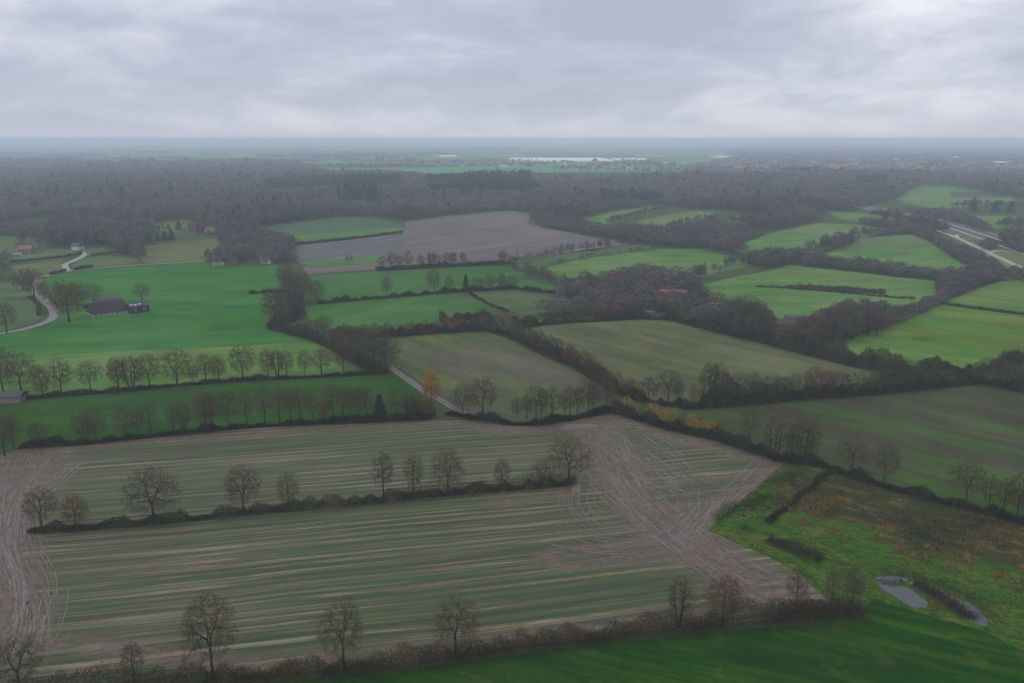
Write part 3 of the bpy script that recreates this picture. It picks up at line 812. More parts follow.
def twigs(segs, r, minlev, per, length, width, leaf=False, droop=0.0):
    V, T = [], []
    for p0, p1, ra, rb, lev in segs:
        if lev > minlev: continue
        d = (p1 - p0).normalized()
        for _ in range(per):
            s = p0.lerp(p1, r.random())
            v = Vector((r.gauss(0, 1), r.gauss(0, 1), r.gauss(0.25 - droop, 1))).normalized()
            v = (v + d * 0.6).normalized()
            L = length * r.uniform(0.5, 1.3)
            sd = v.cross(Vector((r.gauss(0, 1), r.gauss(0, 1), r.gauss(0, 1)))).normalized() * width * 0.5
            n = len(V)
            if leaf:
                e_ = s + v * L
                V += [tuple(e_ - sd), tuple(e_ + sd), tuple(e_ + v * width * 1.3)]
            else:
                V += [tuple(s - sd), tuple(s + sd), tuple(s + v * L)]
            T.append((n, n + 1, n + 2))
    return V, T


def make_tree_meshes(tagname, seed, leafmat, near, H=14, leafy=0.0, leafsize=None, **kw):
    tw_w = kw.pop('tw_w', 0.034 if near else 0.10)
    per = kw.pop('per', 3 if near else 4)
    tl = kw.pop('tl', 0.85 if near else 1.3)
    kw.setdefault('tips', 1000 if near else 220)
    segs = grow(seed, H, **kw)
    r = random.Random(seed + 99)
    lim = kw['tips'] // 12
    big = [(a, b, ra, rb) for a, b, ra, rb, l in segs if l > lim]
    mn = .013 if near else .04
    small = [(a, b, max(ra, mn), max(rb, mn * .8)) for a, b, ra, rb, l in segs if l <= lim]
    V, T = tubes(big, 7)
    V2, T2 = tubes(small, 3)
    T += [tuple(i + len(V) for i in t) for t in T2]; V += V2
    trunk = mesh_np('trunk', V, T, M['bark'], link=False)
    V, T = twigs(segs, r, 3, per, tl, tw_w)
    if leafy:
        V2, T2 = twigs(segs, r, 2, max(1, int(per * leafy)), tl * 0.8, leafsize or (0.20 if near else 0.45), leaf=True)
        T += [tuple(i + len(V) for i in t) for t in T2]; V += V2
    crown = mesh_np('crown', V, T, leafmat, link=False)
    rad = np.percentile(np.hypot(np.array(V)[:, 0], np.array(V)[:, 1]), 97)
    return dict(trunk=trunk, crown=crown, H=H, R=float(rad), kind=tagname)


PR = {}
PR['oak'] = [make_tree_meshes('bare_tree', 100 + i, M['twig'], True, R=5.6 + .3 * (i % 3), base=0.15 + .03 * (i % 3)) for i in range(6)]
PR['upright'] = [make_tree_meshes('bare_tree', 200 + i, M['twig'], True, R=3.2, base=0.24, r0=.2, tips=600) for i in range(4)]
PR['multi'] = [make_tree_meshes('bare_tree', 300 + i, M['twig'], True, R=4.4, base=0.16, multi=3, r0=.36, tips=850) for i in range(3)]
PR['rust'] = [make_tree_meshes('autumn_tree', 400 + i, M['rust_leaf'], True, leafy=0.3, leafsize=0.12, R=4.2, base=0.16, r0=.25) for i in range(2)]
PR['yellow'] = [make_tree_meshes('autumn_tree', 500 + i, M['yellow_leaf'], False, leafy=0.7, leafsize=0.32, R=6.0, base=0.10, multi=2) for i in range(2)]
PR['orange'] = [make_tree_meshes('autumn_tree', 520, M['orange_leaf'], True, leafy=1.0, leafsize=0.15, R=4.6, base=0.16)]
PR['mid'] = [make_tree_meshes('bare_tree', 600 + i, M['twig'], False, R=5.5, base=0.12) for i in range(5)]
PR['midrust'] = [make_tree_meshes('autumn_tree', 700 + i, M['rust_leaf'], False, leafy=0.5, R=5.0, base=0.12) for i in range(2)]


def conifer_meshes(seed, H=14, R=3.2, n=2600):
    r = random.Random(seed)
    V, T = tubes([(Vector((0, 0, 0)), Vector((0, 0, H * .9)), .22, .04)], 6)
    trunk = mesh_np('trunk', V, T, M['bark'], link=False)
    V, T = [], []
    for _ in range(n):
        h = r.random() ** 1.25
        z = H * (0.06 + 0.92 * h)
        rad = R * (1 - h) ** 0.75 * (0.85 + 0.3 * math.sin(h * 40 + r.random())) * r.uniform(0.35, 1)
        an = r.uniform(0, 6.283)
        p = Vector((math.cos(an) * rad, math.sin(an) * rad, z))
        v = Vector((math.cos(an), math.sin(an), r.uniform(-.5, .1))).normalized()
        s = Vector((-math.sin(an), math.cos(an), r.uniform(-.4, .4))) * 0.3
        q = len(V); V += [tuple(p - s), tuple(p + s), tuple(p + v * r.uniform(.5, 1.1))]; T.append((q, q + 1, q + 2))
    crown = mesh_np('crown', V, T, M['needle'], link=False)
    return dict(trunk=trunk, crown=crown, H=H, R=R, kind='conifer_tree')


PR['conifer'] = [conifer_meshes(1), conifer_meshes(2, R=4.0)]

ORD = ['', 'first', 'second', 'third', 'fourth', 'fifth', 'sixth', 'seventh', 'eighth', 'ninth', 'tenth', 'eleventh', 'twelfth', 'thirteenth',
       'fourteenth', 'fifteenth', 'sixteenth', 'seventeenth', 'eighteenth', 'nineteenth', 'twentieth']


def ordinal(n):
    if n <= 20: return ORD[n]
    tens = {2: 'twenty', 3: 'thirty', 4: 'forty', 5: 'fifty', 6: 'sixty'}[n // 10]
    if n % 10 == 0: return {'twenty': 'twentieth', 'thirty': 'thirtieth', 'forty': 'fortieth', 'fifty': 'fiftieth', 'sixty': 'sixtieth'}[tens]
    return tens + '-' + ORD[n % 10]


ADJ = {'oak': 'bare round-crowned tree', 'upright': 'slender bare tree', 'multi': 'bare many-stemmed tree', 'rust': 'rusty-leaved tree',
       'yellow': 'yellow-leaved tree', 'orange': 'golden orange tree', 'mid': 'bare tree', 'midrust': 'russet tree', 'conifer': 'dark conifer'}
CATS = {'bare_tree': 'tree', 'autumn_tree': 'autumn tree', 'conifer_tree': 'conifer'}
tree_count = {}


def place_tree(u, v, hpx, kind, label, group, wpx=None, mesh_i=None):
    H = height_for(u, v, hpx); p = G(u, v)
    lst = PR[kind]; d = lst[rng.randrange(len(lst)) if mesh_i is None else mesh_i % len(lst)]
    s = H / d['H']
    sx = s
    if wpx:
        W = wpx * px_of(p.x, p.y, H * .6)[2] / F / 2
        sx = max(0.6 * s, min(1.6 * s, W / d['R']))
    o = empty(d['kind'], (p.x, p.y, 0), rng.uniform(0, 6.28))
    o.scale = (sx * rng.uniform(.95, 1.05), sx * rng.uniform(.95, 1.05), s)
    for part in ('trunk', 'crown'):
        c = bpy.data.objects.new(part, d[part]); COL.objects.link(c); c.parent = o
    tag(o, label, CATS[d['kind']], group)
    tree_count[d['kind']] = tree_count.get(d['kind'], 0) + 1
    return o


def tree_row(where, trees, group):
    """trees: (u, v, hpx, kind[, wpx]); ordinals count from the left within the row."""
    ts = sorted(trees, key=lambda t: t[0])
    n = len(ts)
    for i, t in enumerate(ts):
        adj = ADJ[t[3]]
        pos = ordinal(i + 1) + ' from the left' if n > 1 else 'alone'
        place_tree(t[0], t[1], t[2], t[3], f'{adj}, {pos} {where}' if n > 1 else f'{adj} {where}', group, t[4] if len(t) > 4 else None)


def along(pts, n, h, kinds, hj=0.2, vj=0.6, uj=0.4, seed=0):
    """n trees strung along a pixel polyline."""
    r = random.Random(seed + n)
    W = [G(*p) for p in pts]; L = [0]
    for a, b in zip(W[:-1], W[1:]): L.append(L[-1] + (b - a).length)
    out = []
    for k in range(n):
        s = (k + 0.5 + r.uniform(-uj, uj)) / n * L[-1]
        i = max(j for j in range(len(L) - 1) if L[j] <= s)
        p = W[i].lerp(W[i + 1], (s - L[i]) / (L[i + 1] - L[i]))
        u, v, _ = px_of(p.x, p.y, 0)
        out.append((u, v + r.uniform(-vj, vj), h * r.uniform(1 - hj, 1 + hj), r.choice(kinds)))
    return out


O_, U_, X_, R_, Y_, D_, C_ = 'oak', 'upright', 'multi', 'rust', 'yellow', 'mid', 'conifer'
tree_row('along the bottom bramble hedge', [(20, 692, 56, O_, 56), (135, 686, 44, U_, 26), (213, 681, 88, O_, 64), (344, 668, 70, O_, 56), (456, 655, 58, O_, 54), (679, 627, 53, X_, 30), (722, 623, 47, R_, 42),
         (795, 618, 52, U_, 24), (830, 613, 46, U_, 16), (851, 612, 50, U_, 20)], 'bare trees along the bottom hedge')
tree_row('on the central hedge of the striped field', [(42, 529, 42, O_, 40), (77, 529, 36, R_, 28), (154, 522, 56, O_, 56), (244, 513, 49, O_, 40), (289, 509, 38, O_, 26), (384, 500, 50, U_, 24), (414, 496, 44, U_, 24),
         (448, 493, 47, O_, 34), (502, 490, 33, O_, 20), (543, 486, 28, O_, 26), (569, 481, 46, O_, 50)], 'trees on the central hedge of the striped field')
tree_row('in the row above the dark green field', [(3, 392, 46, O_, 34), (22, 396, 46, O_, 40), (43, 398, 34, R_, 20), (62, 395, 38, O_, 28), (91, 391, 31, O_, 28), (119, 389, 33, R_, 24), (132, 391, 36, X_, 30), (150, 387, 35, O_, 24),
         (178, 387, 39, O_, 36), (194, 384, 20, O_, 14), (206, 383, 31, U_, 20), (219, 382, 28, R_, 18), (243, 380, 37, O_, 32), (268, 378, 30, R_, 18), (278, 377, 29, X_, 18), (287, 377, 28, O_, 18), (305, 376, 27, O_, 18),
         (322, 378, 31, U_, 22), (344, 374, 34, O_, 26)], 'row of bare trees above the dark green field')
tree_row('in the row above the striped field', [(5, 456, 44, O_, 34), (14, 449, 40, U_, 22), (40, 447, 27, O_, 22), (85, 443, 33, X_, 26), (97, 442, 36, O_, 26), (126, 439, 34, O_, 26), (139, 438, 33, U_, 16), (151, 436, 36, U_, 20), (174, 434, 34, U_, 18),
         (185, 433, 34, X_, 20), (206, 431, 44, R_, 24), (213, 430, 40, U_, 18), (229, 429, 40, O_, 24), (247, 427, 38, U_, 20), (265, 425, 40, U_, 20), (280, 424, 40, U_, 20), (291, 424, 38, U_, 18), (300, 424, 40, U_, 20),
         (313, 423, 34, U_, 18), (325, 421, 24, R_, 16), (333, 421, 40, U_, 18), (344, 421, 36, U_, 16), (351, 421, 38, U_, 18), (359, 420, 36, U_, 16), (367, 420, 36, U_, 18), (395, 419, 34, U_, 20), (408, 418, 28, X_, 18), (418, 417, 24, O_, 22), (428, 417, 20, R_, 22)],
         'row of slender bare trees above the striped field')
tree_row('standing in the row above the striped field', [(380, 420, 27, C_, 18)], None)
tree_row('beside the rutted farm track', [(432, 406, 36, 'orange', 24)], None)
tree_row('beyond the end of the farm track', [(463, 419, 38, O_, 26), (483, 418, 42, O_, 36), (517, 418, 22, O_, 16), (527, 419, 24, U_, 14), (536, 421, 38, O_, 26), (541, 421, 34, U_, 14), (552, 420, 36, U_, 22), (564, 419, 31, U_, 14), (570, 418, 34, U_, 16), (577, 417, 30, U_, 14),
         (588, 416, 38, O_, 28), (593, 415, 36, U_, 16), (606, 411, 32, O_, 24)], 'bare trees between the farm track and the yellow hedge')
tree_row('in the autumn-yellow clump below the wide stubble', [(627, 412, 17, Y_, 13), (637, 416, 14, Y_, 12), (645, 418, 17, D_, 12), (653, 421, 20, Y_, 15), (665, 425, 18, Y_, 14), (674, 427, 21, Y_, 15), (683, 429, 15, D_, 12), (691, 431, 19, Y_, 14), (701, 434, 16, Y_, 13), (711, 436, 18, Y_, 13)],
         'yellow-leaved trees in the hedge')
tree_row('in the row below the wide stubble field', [(648, 401, 26, D_, 24), (668, 403, 34, O_, 34), (678, 405, 26, U_, 14), (693, 410, 28, U_, 12), (709, 403, 42, O_, 30), (716, 402, 40, X_, 28), (726, 403, 32, D_, 20), (739, 403, 32, O_, 26), (753, 401, 30, U_, 20), (764, 402, 27, D_, 20),
         (775, 401, 27, U_, 18), (784, 400, 25, D_, 18), (793, 400, 28, U_, 18), (805, 399, 29, U_, 18), (814, 398, 34, R_, 20), (827, 397, 30, R_, 20), (840, 396, 27, U_, 18), (850, 396, 25, D_, 20), (862, 395, 24, U_, 18), (875, 394, 26, D_, 20), (888, 392, 36, O_, 30),
         (898, 391, 36, X_, 26), (908, 390, 32, O_, 24), (919, 389, 26, U_, 16), (932, 388, 20, D_, 18), (946, 386, 18, D_, 18)], 'trees in the row below the wide stubble field')
tree_row('beside the marsh hedge', [(749, 447, 41, O_, 24), (774, 461, 48, X_, 30), (791, 463, 40, U_, 18), (800, 465, 50, X_, 26), (811, 466, 48, U_, 22), (851, 475, 40, O_, 36), (883, 486, 44, O_, 34), (965, 506, 46, O_, 36), (987, 514, 40, U_, 18),
         (1002, 517, 40, U_, 20), (1016, 522, 52, O_, 32), (1026, 526, 46, X_, 26)], 'bare trees beside the marsh hedge')
tree_row('above the streaked brown field', [(978, 384, 24, D_, 20), (986, 385, 30, O_, 24), (996, 386, 28, O_, 22), (1006, 388, 28, U_, 20), (1015, 390, 26, O_, 20), (1022, 392, 28, U_, 18)], 'trees at the edge above the streaked brown field')
tree_row('in the clump slanting down to the farm track', [(290, 297, 30, O_, 26), (303, 303, 34, O_, 26), (296, 306, 34, O_, 26), (317, 303, 24, O_, 20), (288, 322, 36, X_, 26), (276, 327, 40, O_, 34), (283, 329, 26, D_, 26), (305, 335, 20, D_, 24), (318, 340, 22, D_, 24),
         (325, 344, 30, O_, 22), (334, 350, 22, D_, 22), (342, 355, 30, O_, 26), (352, 360, 36, O_, 30), (363, 367, 42, O_, 34), (375, 371, 44, O_, 36), (386, 372, 40, O_, 34), (285, 285, 24, D_, 22)], 'trees slanting down to the farm track')
tree_row('beside the dark-roofed barn and lane', [(7, 333, 32, O_, 26), (34, 297, 30, R_, 28), (24, 290, 22, D_, 24), (69, 322, 44, R_, 36), (63, 312, 28, D_, 24), (78, 311, 30, O_, 26), (94, 304, 22, O_, 20), (142, 302, 20, O_, 18), (0, 280, 30, D_, 20), (44, 300, 18, D_, 14)], 'trees around the dark-roofed barn')
tree_row('on the hedge between two green fields', [(387, 297, 22, O_, 13), (434, 293, 26, O_, 18), (449, 292, 18, D_, 12), (502, 290, 18, 'midrust', 9), (466, 292, 18, C_, 10), (478, 291, 16, D_, 14), (490, 290, 16, D_, 14), (512, 289, 14, D_, 14)], 'trees on the hedge between two green fields')
tree_row('above the brown and green stubble', along([(340, 335), (385, 336), (430, 333), (487, 330)], 16, 13, [D_, D_, D_, 'midrust'], seed=3) , 'small trees above the brown and green stubble')
tree_row('in the hedge between the stubble fields', along([(487, 332), (512, 336), (545, 353), (582, 369), (610, 391), (642, 402)], 24, 19, [D_, D_, D_, O_, 'midrust'], seed=4), 'trees in the hedge between the stubble fields')
tree_row('round the walled garden corner', [(735, 332, 38, O_, 30), (747, 335, 42, O_, 34), (757, 338, 36, O_, 28), (742, 339, 28, D_, 28), (766, 341, 22, D_, 20), (727, 330, 26, D_, 20), (808, 347, 36, 'midrust', 24), (798, 345, 26, 'midrust', 20), (820, 346, 32, D_, 24),
         (832, 343, 36, O_, 26), (845, 338, 38, O_, 26), (853, 340, 28, D_, 22), (868, 336, 30, O_, 28), (876, 335, 26, 'midrust', 22), (886, 330, 20, D_, 20), (812, 352, 18, D_, 20), (835, 352, 16, D_, 20), (793, 350, 14, D_, 18)], 'garden trees beside the bright pasture')
tree_row('along the ploughed field edge', [(392, 268, 18, D_, 12), (399, 268, 14, D_, 10), (408, 268, 18, D_, 12), (421, 267, 14, D_, 10), (431, 267, 15, 'midrust', 11), (437, 266, 14, D_, 10), (446, 266, 15, D_, 10), (453, 265, 14, 'midrust', 10), (463, 265, 14, D_, 10), (382, 269, 14, D_, 10),
         (349, 262, 8, D_, 12), (503, 262, 12, 'midrust', 10)], 'small trees along the ploughed field edge')
tree_row('between the motorway and the pale road', [(973, 211, 14, C_, 14), (995, 213, 13, C_, 10), (1010, 213, 12, C_, 12)], 'dark conifers beyond the motorway')
tree_row('behind the yellow-green pasture', [(135, 241, 10, C_, 7), (142, 241, 10, C_, 7), (149, 241, 11, C_, 8), (158, 241, 9, C_, 7), (165, 240, 10, C_, 7), (172, 240, 11, C_, 8), (179, 230, 10, C_, 7)], 'dark conifers behind the yellow-green pasture')
n_bare = tree_count['bare_tree']

def value_noise(x, y, sc, seed):
    r = np.random.default_rng(seed); g = r.random((256, 256))
    x = x / sc; y = y / sc; xi = np.floor(x).astype(int); yi = np.floor(y).astype(int); fx = x - xi; fy = y - yi
    fx = fx * fx * (3 - 2 * fx); fy = fy * fy * (3 - 2 * fy)
    a = g[xi % 256, yi % 256]; b = g[(xi + 1) % 256, yi % 256]; c = g[xi % 256, (yi + 1) % 256]; d = g[(xi + 1) % 256, (yi + 1) % 256]
    return (a * (1 - fx) + b * fx) * (1 - fy) + (c * (1 - fx) + d * fx) * fy


# ------------------------------------------------------------------ hedgerows and scrub (a thing each)
HC = {'dark': [(0.046, 0.038, 0.028), (0.062, 0.050, 0.034), (0.036, 0.044, 0.022), (0.075, 0.058, 0.036)], 'brown': [(0.088, 0.064, 0.048), (0.066, 0.050, 0.038), (0.10, 0.078, 0.052)],
      'mixed': [(0.070, 0.052, 0.040), (0.048, 0.054, 0.028), (0.092, 0.066, 0.048), (0.105, 0.060, 0.036), (0.066, 0.058, 0.036)], 'green': [(0.034, 0.066, 0.022), (0.055, 0.060, 0.028), (0.05, 0.042, 0.028)]}


def hedge_geo(P, width, height, dens, size, cols, r, ragged=0.45):
    """Twiggy blades filling an uneven bank along world polyline P."""
    seg = np.array([[p.x, p.y] for p in P]); d = np.diff(seg, axis=0); L = np.hypot(d[:, 0], d[:, 1]); cum = np.concatenate([[0], np.cumsum(L)])
    n = int(cum[-1] * dens)
    s = r.uniform(0, cum[-1], n); i = np.clip(np.searchsorted(cum, s) - 1, 0, len(L) - 1)
    f = ((s - cum[i]) / L[i])[:, None]
    c = seg[i] + d[i] * f
    nn = np.stack([-d[i][:, 1], d[i][:, 0]], 1) / L[i][:, None]
    ph = r.uniform(0, 6.28, 4)
    vn = lambda sc, sd_: value_noise(s, np.full_like(s, 3.3 + ph[0]), sc, int(ph[sd_] * 1000))
    prof = 0.15 + 0.55 * vn(2.4, 0) + 0.55 * vn(6.0, 1) + 0.45 * vn(23.0, 2)
    prof = np.clip((prof - 0.85) * 1.7 + 0.62, 0.12, 1.5)
    off = r.normal(0, 0.36, n); off = np.clip(off, -1, 1)
    zf = r.uniform(0, 1, n) ** 0.9
    z = zf * height * prof * np.sqrt(np.clip(1 - off ** 2 * 0.85, 0.05, 1))
    xy = c + nn * (off * width * 0.5 * (0.75 + 0.4 * prof))[:, None]
    B = np.column_stack([xy, z])
    v = r.normal(0, 1, (n, 3)); v[:, 2] = np.abs(v[:, 2]) + 0.4; v /= np.linalg.norm(v, axis=1)[:, None]
    sd = np.cross(v, r.normal(0, 1, (n, 3))); sd /= np.linalg.norm(sd, axis=1)[:, None] + 1e-6
    ln = (size * r.uniform(0.5, 1.4, n))[:, None]; w = (size * r.uniform(0.06, 0.17, n))[:, None]
    V = np.stack([B - sd * w, B + sd * w, B + v * ln], 1).reshape(-1, 3)
    V[:, 2] = np.maximum(V[:, 2], 0.02)
    T = np.arange(3 * n).reshape(-1, 3)
    cols = np.array(cols)
    cl_ = (np.floor(s / 5.0 + 0.8 * np.sin(s)).astype(int) * 7919 + 13) % len(cols)
    flip = r.random(n) < 0.3
    cl_ = np.where(flip, r.integers(0, len(cols), n), cl_)
    C = cols[cl_] * r.uniform(0.7, 1.3, n)[:, None] * np.array([[0.56, 0.56, 0.40]])
    return V, T, np.repeat(C, 3, axis=0)


def hedge(pts, w, h, cols, label, dens=None, size=None, name='hedgerow', cat='hedge', group=None):
    P = [G(*p) for p in pts]
    t = np.mean([p.length for p in P])
    size = size or max(0.5, min(2.2, t / 380))
    dens = dens or min(240, 30 * w * h / (size * size) * 0.55)
    V, T, C = hedge_geo(P, w, h, dens, size, HC[cols] if isinstance(cols, str) else cols, nrg)
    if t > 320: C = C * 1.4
    o = mesh_np(name, V, T, M['attr'], C)
    return tag(o, label, cat, group)


hedge([(-40, 712), (100, 695), (256, 680), (383, 670), (512, 651), (640, 635), (768, 624), (864, 618)], 7.0, 4.4, 'mixed', 'long bramble hedge between the striped field and the deep green field', dens=320)
hedge([(29, 532), (77, 530.5), (154, 524), (256, 513), (348, 506), (448, 495), (512, 490), (576, 484)], 4.6, 3.2, 'mixed', 'scrubby central hedge ending at the round tree in the striped field', dens=220)
hedge([(400, 500), (448, 494), (512, 489), (566, 484)], 5, 4.0, 'brown', 'taller brown scrub near the round tree of the central hedge', dens=80)
hedge([(286, 679), (291, 678.5), (297, 678)], 3, 3.0, [(0.30, 0.12, 0.05), (0.22, 0.10, 0.05)], 'small rust-orange bush in the bottom hedge', name='bush', cat='bush', dens=120)
hedge([(-20, 404), (27, 399), (125, 392), (190, 385), (250, 381), (300, 378.5), (386, 374)], 3.2, 2.0, 'dark', 'low dark hedge under the row of trees above the dark green field')
hedge([(20, 448), (87, 444), (160, 436), (256, 427), (331, 423.5), (396, 421), (431, 419)], 4.2, 2.6, 'dark', 'dark hedge under the slender trees above the striped field')
hedge([(408, 419), (420, 416), (434, 414)], 8, 6, 'brown', 'brown thicket by the gap where the farm track leaves', name='thicket', cat='thicket')
hedge([(446, 414), (478, 420), (512, 425), (540, 425), (574, 419), (612, 412)], 4.5, 2.8, 'dark', 'dark hedge below the brown and green stubble')
hedge([(612, 412), (667, 429), (712, 439), (768, 457), (785, 462)], 5.5, 3.4, 'dark', 'dark bramble bank under the yellow trees')
hedge([(487, 331), (512, 337), (545, 354), (582, 369.5), (610, 391), (642, 402)], 6, 5, 'mixed', 'thick hedge running diagonally between the stubble fields')
hedge([(642, 402), (690, 409), (768, 403), (793, 400), (880, 394), (983, 383), (1024, 393), (1090, 410)], 5, 4.5, 'dark', 'dark hedge below the wide stubble field')
hedge([(700, 401), (768, 399), (860, 393), (930, 386)], 7, 6, 'brown', 'brown undergrowth behind the row below the wide stubble field')
hedge([(330, 336), (385, 338), (430, 334), (487, 331)], 4.5, 5, 'mixed', 'hedge along the top of the brown and green stubble')
hedge([(512, 329), (560, 323), (587, 322), (637, 319), (672, 320)], 6, 6, 'mixed', 'hedge along the top of the wide stubble field')
hedge([(672, 320), (717, 332), (768, 344), (800, 353), (868, 369), (900, 374)], 7, 7, 'mixed', 'long hedge slanting along the garden side of the wide stubble')
hedge([(868, 369), (928, 371), (980, 372), (1024, 364), (1080, 374)], 7, 5, 'mixed', 'hedge along the bottom of the bright yellow-green pasture')
hedge([(896, 374), (930, 376), (975, 380)], 7, 5, 'green', 'green scrub at the bottom of the bright pasture', name='scrub', cat='scrub')
hedge([(270, 328), (318, 341), (331, 347), (371, 371), (388, 374)], 8, 5, 'brown', 'broad brown hedge sloping down to the farm track')
hedge([(272, 330), (300, 318), (296, 300)], 8, 5, 'brown', 'thicket under the trees at the meadow corner', name='thicket', cat='thicket')
hedge([(318, 304), (386, 298), (456, 292.5), (512, 289), (575, 296)], 3.5, 3, 'dark', 'dark hedge between the two long green fields')
hedge([(470, 294), (491, 306), (508, 312)], 2, 1.2, 'dark', 'thin dark ditch edge beside the olive paddock', name='ditch_scrub', cat='scrub')
hedge([(440, 322), (476, 319), (490, 326)], 9, 8, 'mixed', 'tall thicket where three fields meet', name='thicket', cat='thicket')
hedge([(376, 271), (440, 267.5), (491, 265), (512, 264)], 4, 3, 'dark', 'dark hedge below the ploughed field')
hedge([(249, 294), (270, 293), (290, 292)], 4, 2.5, 'dark', 'short dark hedge stub jutting into the meadow')
hedge([(296, 245), (350, 239.5), (403, 232.5)], 3, 2.2, 'dark', 'thin hedge between the bright strip and the wet ploughed field')
hedge([(786, 288), (800, 289.5), (815, 289), (840, 291.5), (862, 292), (885, 294)], 9, 2.6, [(0.11, 0.08, 0.07), (0.08, 0.075, 0.055), (0.13, 0.10, 0.08)], 'strip of brown scrub along the pasture ditch', name='scrub', cat='scrub')
hedge([(755, 287), (795, 289), (915, 300)], 2, 1.2, 'dark', 'thin ditch line across the long pasture', name='ditch_scrub', cat='scrub')
hedge([(940, 304), (975, 309), (1024, 315), (1080, 322)], 2.2, 1.4, 'dark', 'reedy ditch between the two bright pastures', name='ditch_scrub', cat='scrub')
hedge([(783, 463), (818, 465), (883, 487), (930, 500), (960, 507), (1024, 524), (1080, 538)], 6, 3.0, 'dark', 'dark hedge along the marsh below the streaked field')
hedge([(830, 474), (819, 480), (813, 489), (800, 496), (793, 506), (779, 513), (768, 524)], 3.2, 1.1, 'green', 'dark ditch bank cutting across the marsh', name='ditch_scrub', cat='scrub')
hedge([(10, 263), (40, 260), (65, 257.5), (82, 254)], 3, 1.8, 'dark', 'thin hedge below the brick house paddock')
hedge([(92, 256), (118, 252.5), (130, 254)], 3, 1.8, 'dark', 'thin hedge below the copse paddock')
hedge([(50, 275), (66, 271.5)], 3, 1.8, 'dark', 'short hedge beside the lane fork')
hedge([(74, 270.5), (92, 267.8)], 4, 2.0, 'dark', 'short hedge above the lane past the fork')
hedge([(39, 316), (39, 306), (30, 297)], 2.5, 1.2, 'brown', 'brown verge scrub inside the lane bend', name='scrub', cat='scrub')
hedge([(768, 622), (800, 610), (845, 611), (862, 617)], 8, 2.5, 'brown', 'brown scrub at the marsh corner of the bottom hedge', name='scrub', cat='scrub')
for bp_, bw_, bl_ in (([(716, 524), (726, 514), (734, 506)], 5, 'low green bush at the tip of the marsh'), ([(745, 508), (756, 501), (770, 498)], 6, 'rounded green bush in the upper marsh'),
                      ([(770, 486), (786, 480), (796, 478)], 6, 'green bush below the marsh hedge corner'), ([(738, 527), (752, 532)], 5, 'green bush beside the muddy field edge')):
    hedge(bp_, bw_, 1.7, [(0.045, 0.110, 0.024), (0.07, 0.125, 0.03), (0.035, 0.07, 0.02)], bl_, name='bush', cat='bush', dens=70)
hedge([(768, 541), (795, 552), (822, 562)], 6, 2.4, 'brown', 'brown bramble patch in the marsh', name='scrub', cat='scrub')
hedge([(880, 573), (915, 577), (945, 587), (972, 599), (990, 612), (1000, 625)], 7.0, 0.9, 'mixed', 'dark rushes on the far bank of the pond', dens=45, name='rushes_bank', cat='rushes')
hedge([(914, 584), (935, 594), (948, 603), (962, 612), (970, 620)], 6, 0.9, 'brown', 'brown reeds standing in the middle of the pond', name='reed_bed', cat='reeds')
hedge([(876, 581), (893, 584), (904, 582)], 4, 1.3, [(0.16, 0.09, 0.035), (0.12, 0.08, 0.04)], 'ochre reed tuft at the pond end', name='reed_bed', cat='reeds', dens=60)
hedge([(928, 606), (945, 611)], 4, 1.3, [(0.2, 0.12, 0.04), (0.14, 0.1, 0.05)], 'pale ochre reeds on the near pond bank', name='reed_bed', cat='reeds', dens=60)

# marsh tussocks: uncountable
def inside(px, py, poly):
    poly = np.array([[p.x, p.y] for p in poly]); x1, y1 = poly[:, 0], poly[:, 1]; x2, y2 = np.roll(x1, -1), np.roll(y1, -1)
    c = np.zeros(len(px), bool)
    for a, b, c_, d in zip(x1, y1, x2, y2):
        k = ((b > py) != (d > py)) & (px < (c_ - a) * (py - b) / (d - b + 1e-12) + a)
        c ^= k
    return c


marsh_poly = [G(*p) for p in FIELDS[2][1]]
xs = [p.x for p in marsh_poly]; ys = [p.y for p in marsh_poly]
n = 90000
X = nrg.uniform(min(xs), max(xs), n); Y = nrg.uniform(min(ys), max(ys), n)
k = inside(X, Y, marsh_poly)
for wpts in WATER: k &= ~inside(X, Y, [G(*p) for p in wpts])
X, Y = X[k], Y[k]
a = value_noise(X, Y, 16, 1) * .6 + value_noise(X, Y, 5, 2) * .4
b = value_noise(X, Y, 9, 3) * .6 + value_noise(X, Y, 3, 4) * .4
A_, B_ = G(850, 496), G(1060, 560); D_v = (B_ - A_)
h_ = np.clip(((X - A_.x) * D_v.x + (Y - A_.y) * D_v.y) / D_v.length_squared, 0, 1)
dd_ = np.hypot(X - A_.x - h_ * D_v.x, Y - A_.y - h_ * D_v.y)
dry = dd_ < -8 + 34 * a + 30 * (b - .3)
k = nrg.random(len(X)) < np.where(dry, np.clip((a - 0.35) * 2.5, 0.1, 1), np.clip((a - 0.45) * 3, 0.05, 1))
X, Y, a, b, dry = X[k], Y[k], a[k], b[k], dry[k]
n = len(X)
colr = np.where(dry[:, None], np.array([[0.062, 0.060, 0.028]]), np.array([[0.044, 0.115, 0.022]]))
colr = np.where((b > 0.56)[:, None] & dry[:, None], np.array([[0.145, 0.088, 0.036]]), colr)
colr = np.where((b > 0.58)[:, None] & ~dry[:, None], np.array([[0.085, 0.125, 0.030]]), colr)
colr = np.where((b < 0.32)[:, None], np.array([[0.036, 0.038, 0.018]]), colr)
colr = colr * nrg.uniform(0.65, 1.35, n)[:, None]
v = nrg.normal(0, 1, (n, 3)); v[:, 2] = np.abs(v[:, 2]) + 0.7; v /= np.linalg.norm(v, axis=1)[:, None]
sd = np.cross(v, nrg.normal(0, 1, (n, 3))); sd /= np.linalg.norm(sd, axis=1)[:, None]
B = np.column_stack([X, Y, np.full(n, .1)])
ln = (nrg.uniform(0.3, 0.9, n) * (0.7 + 0.6 * dry))[:, None]
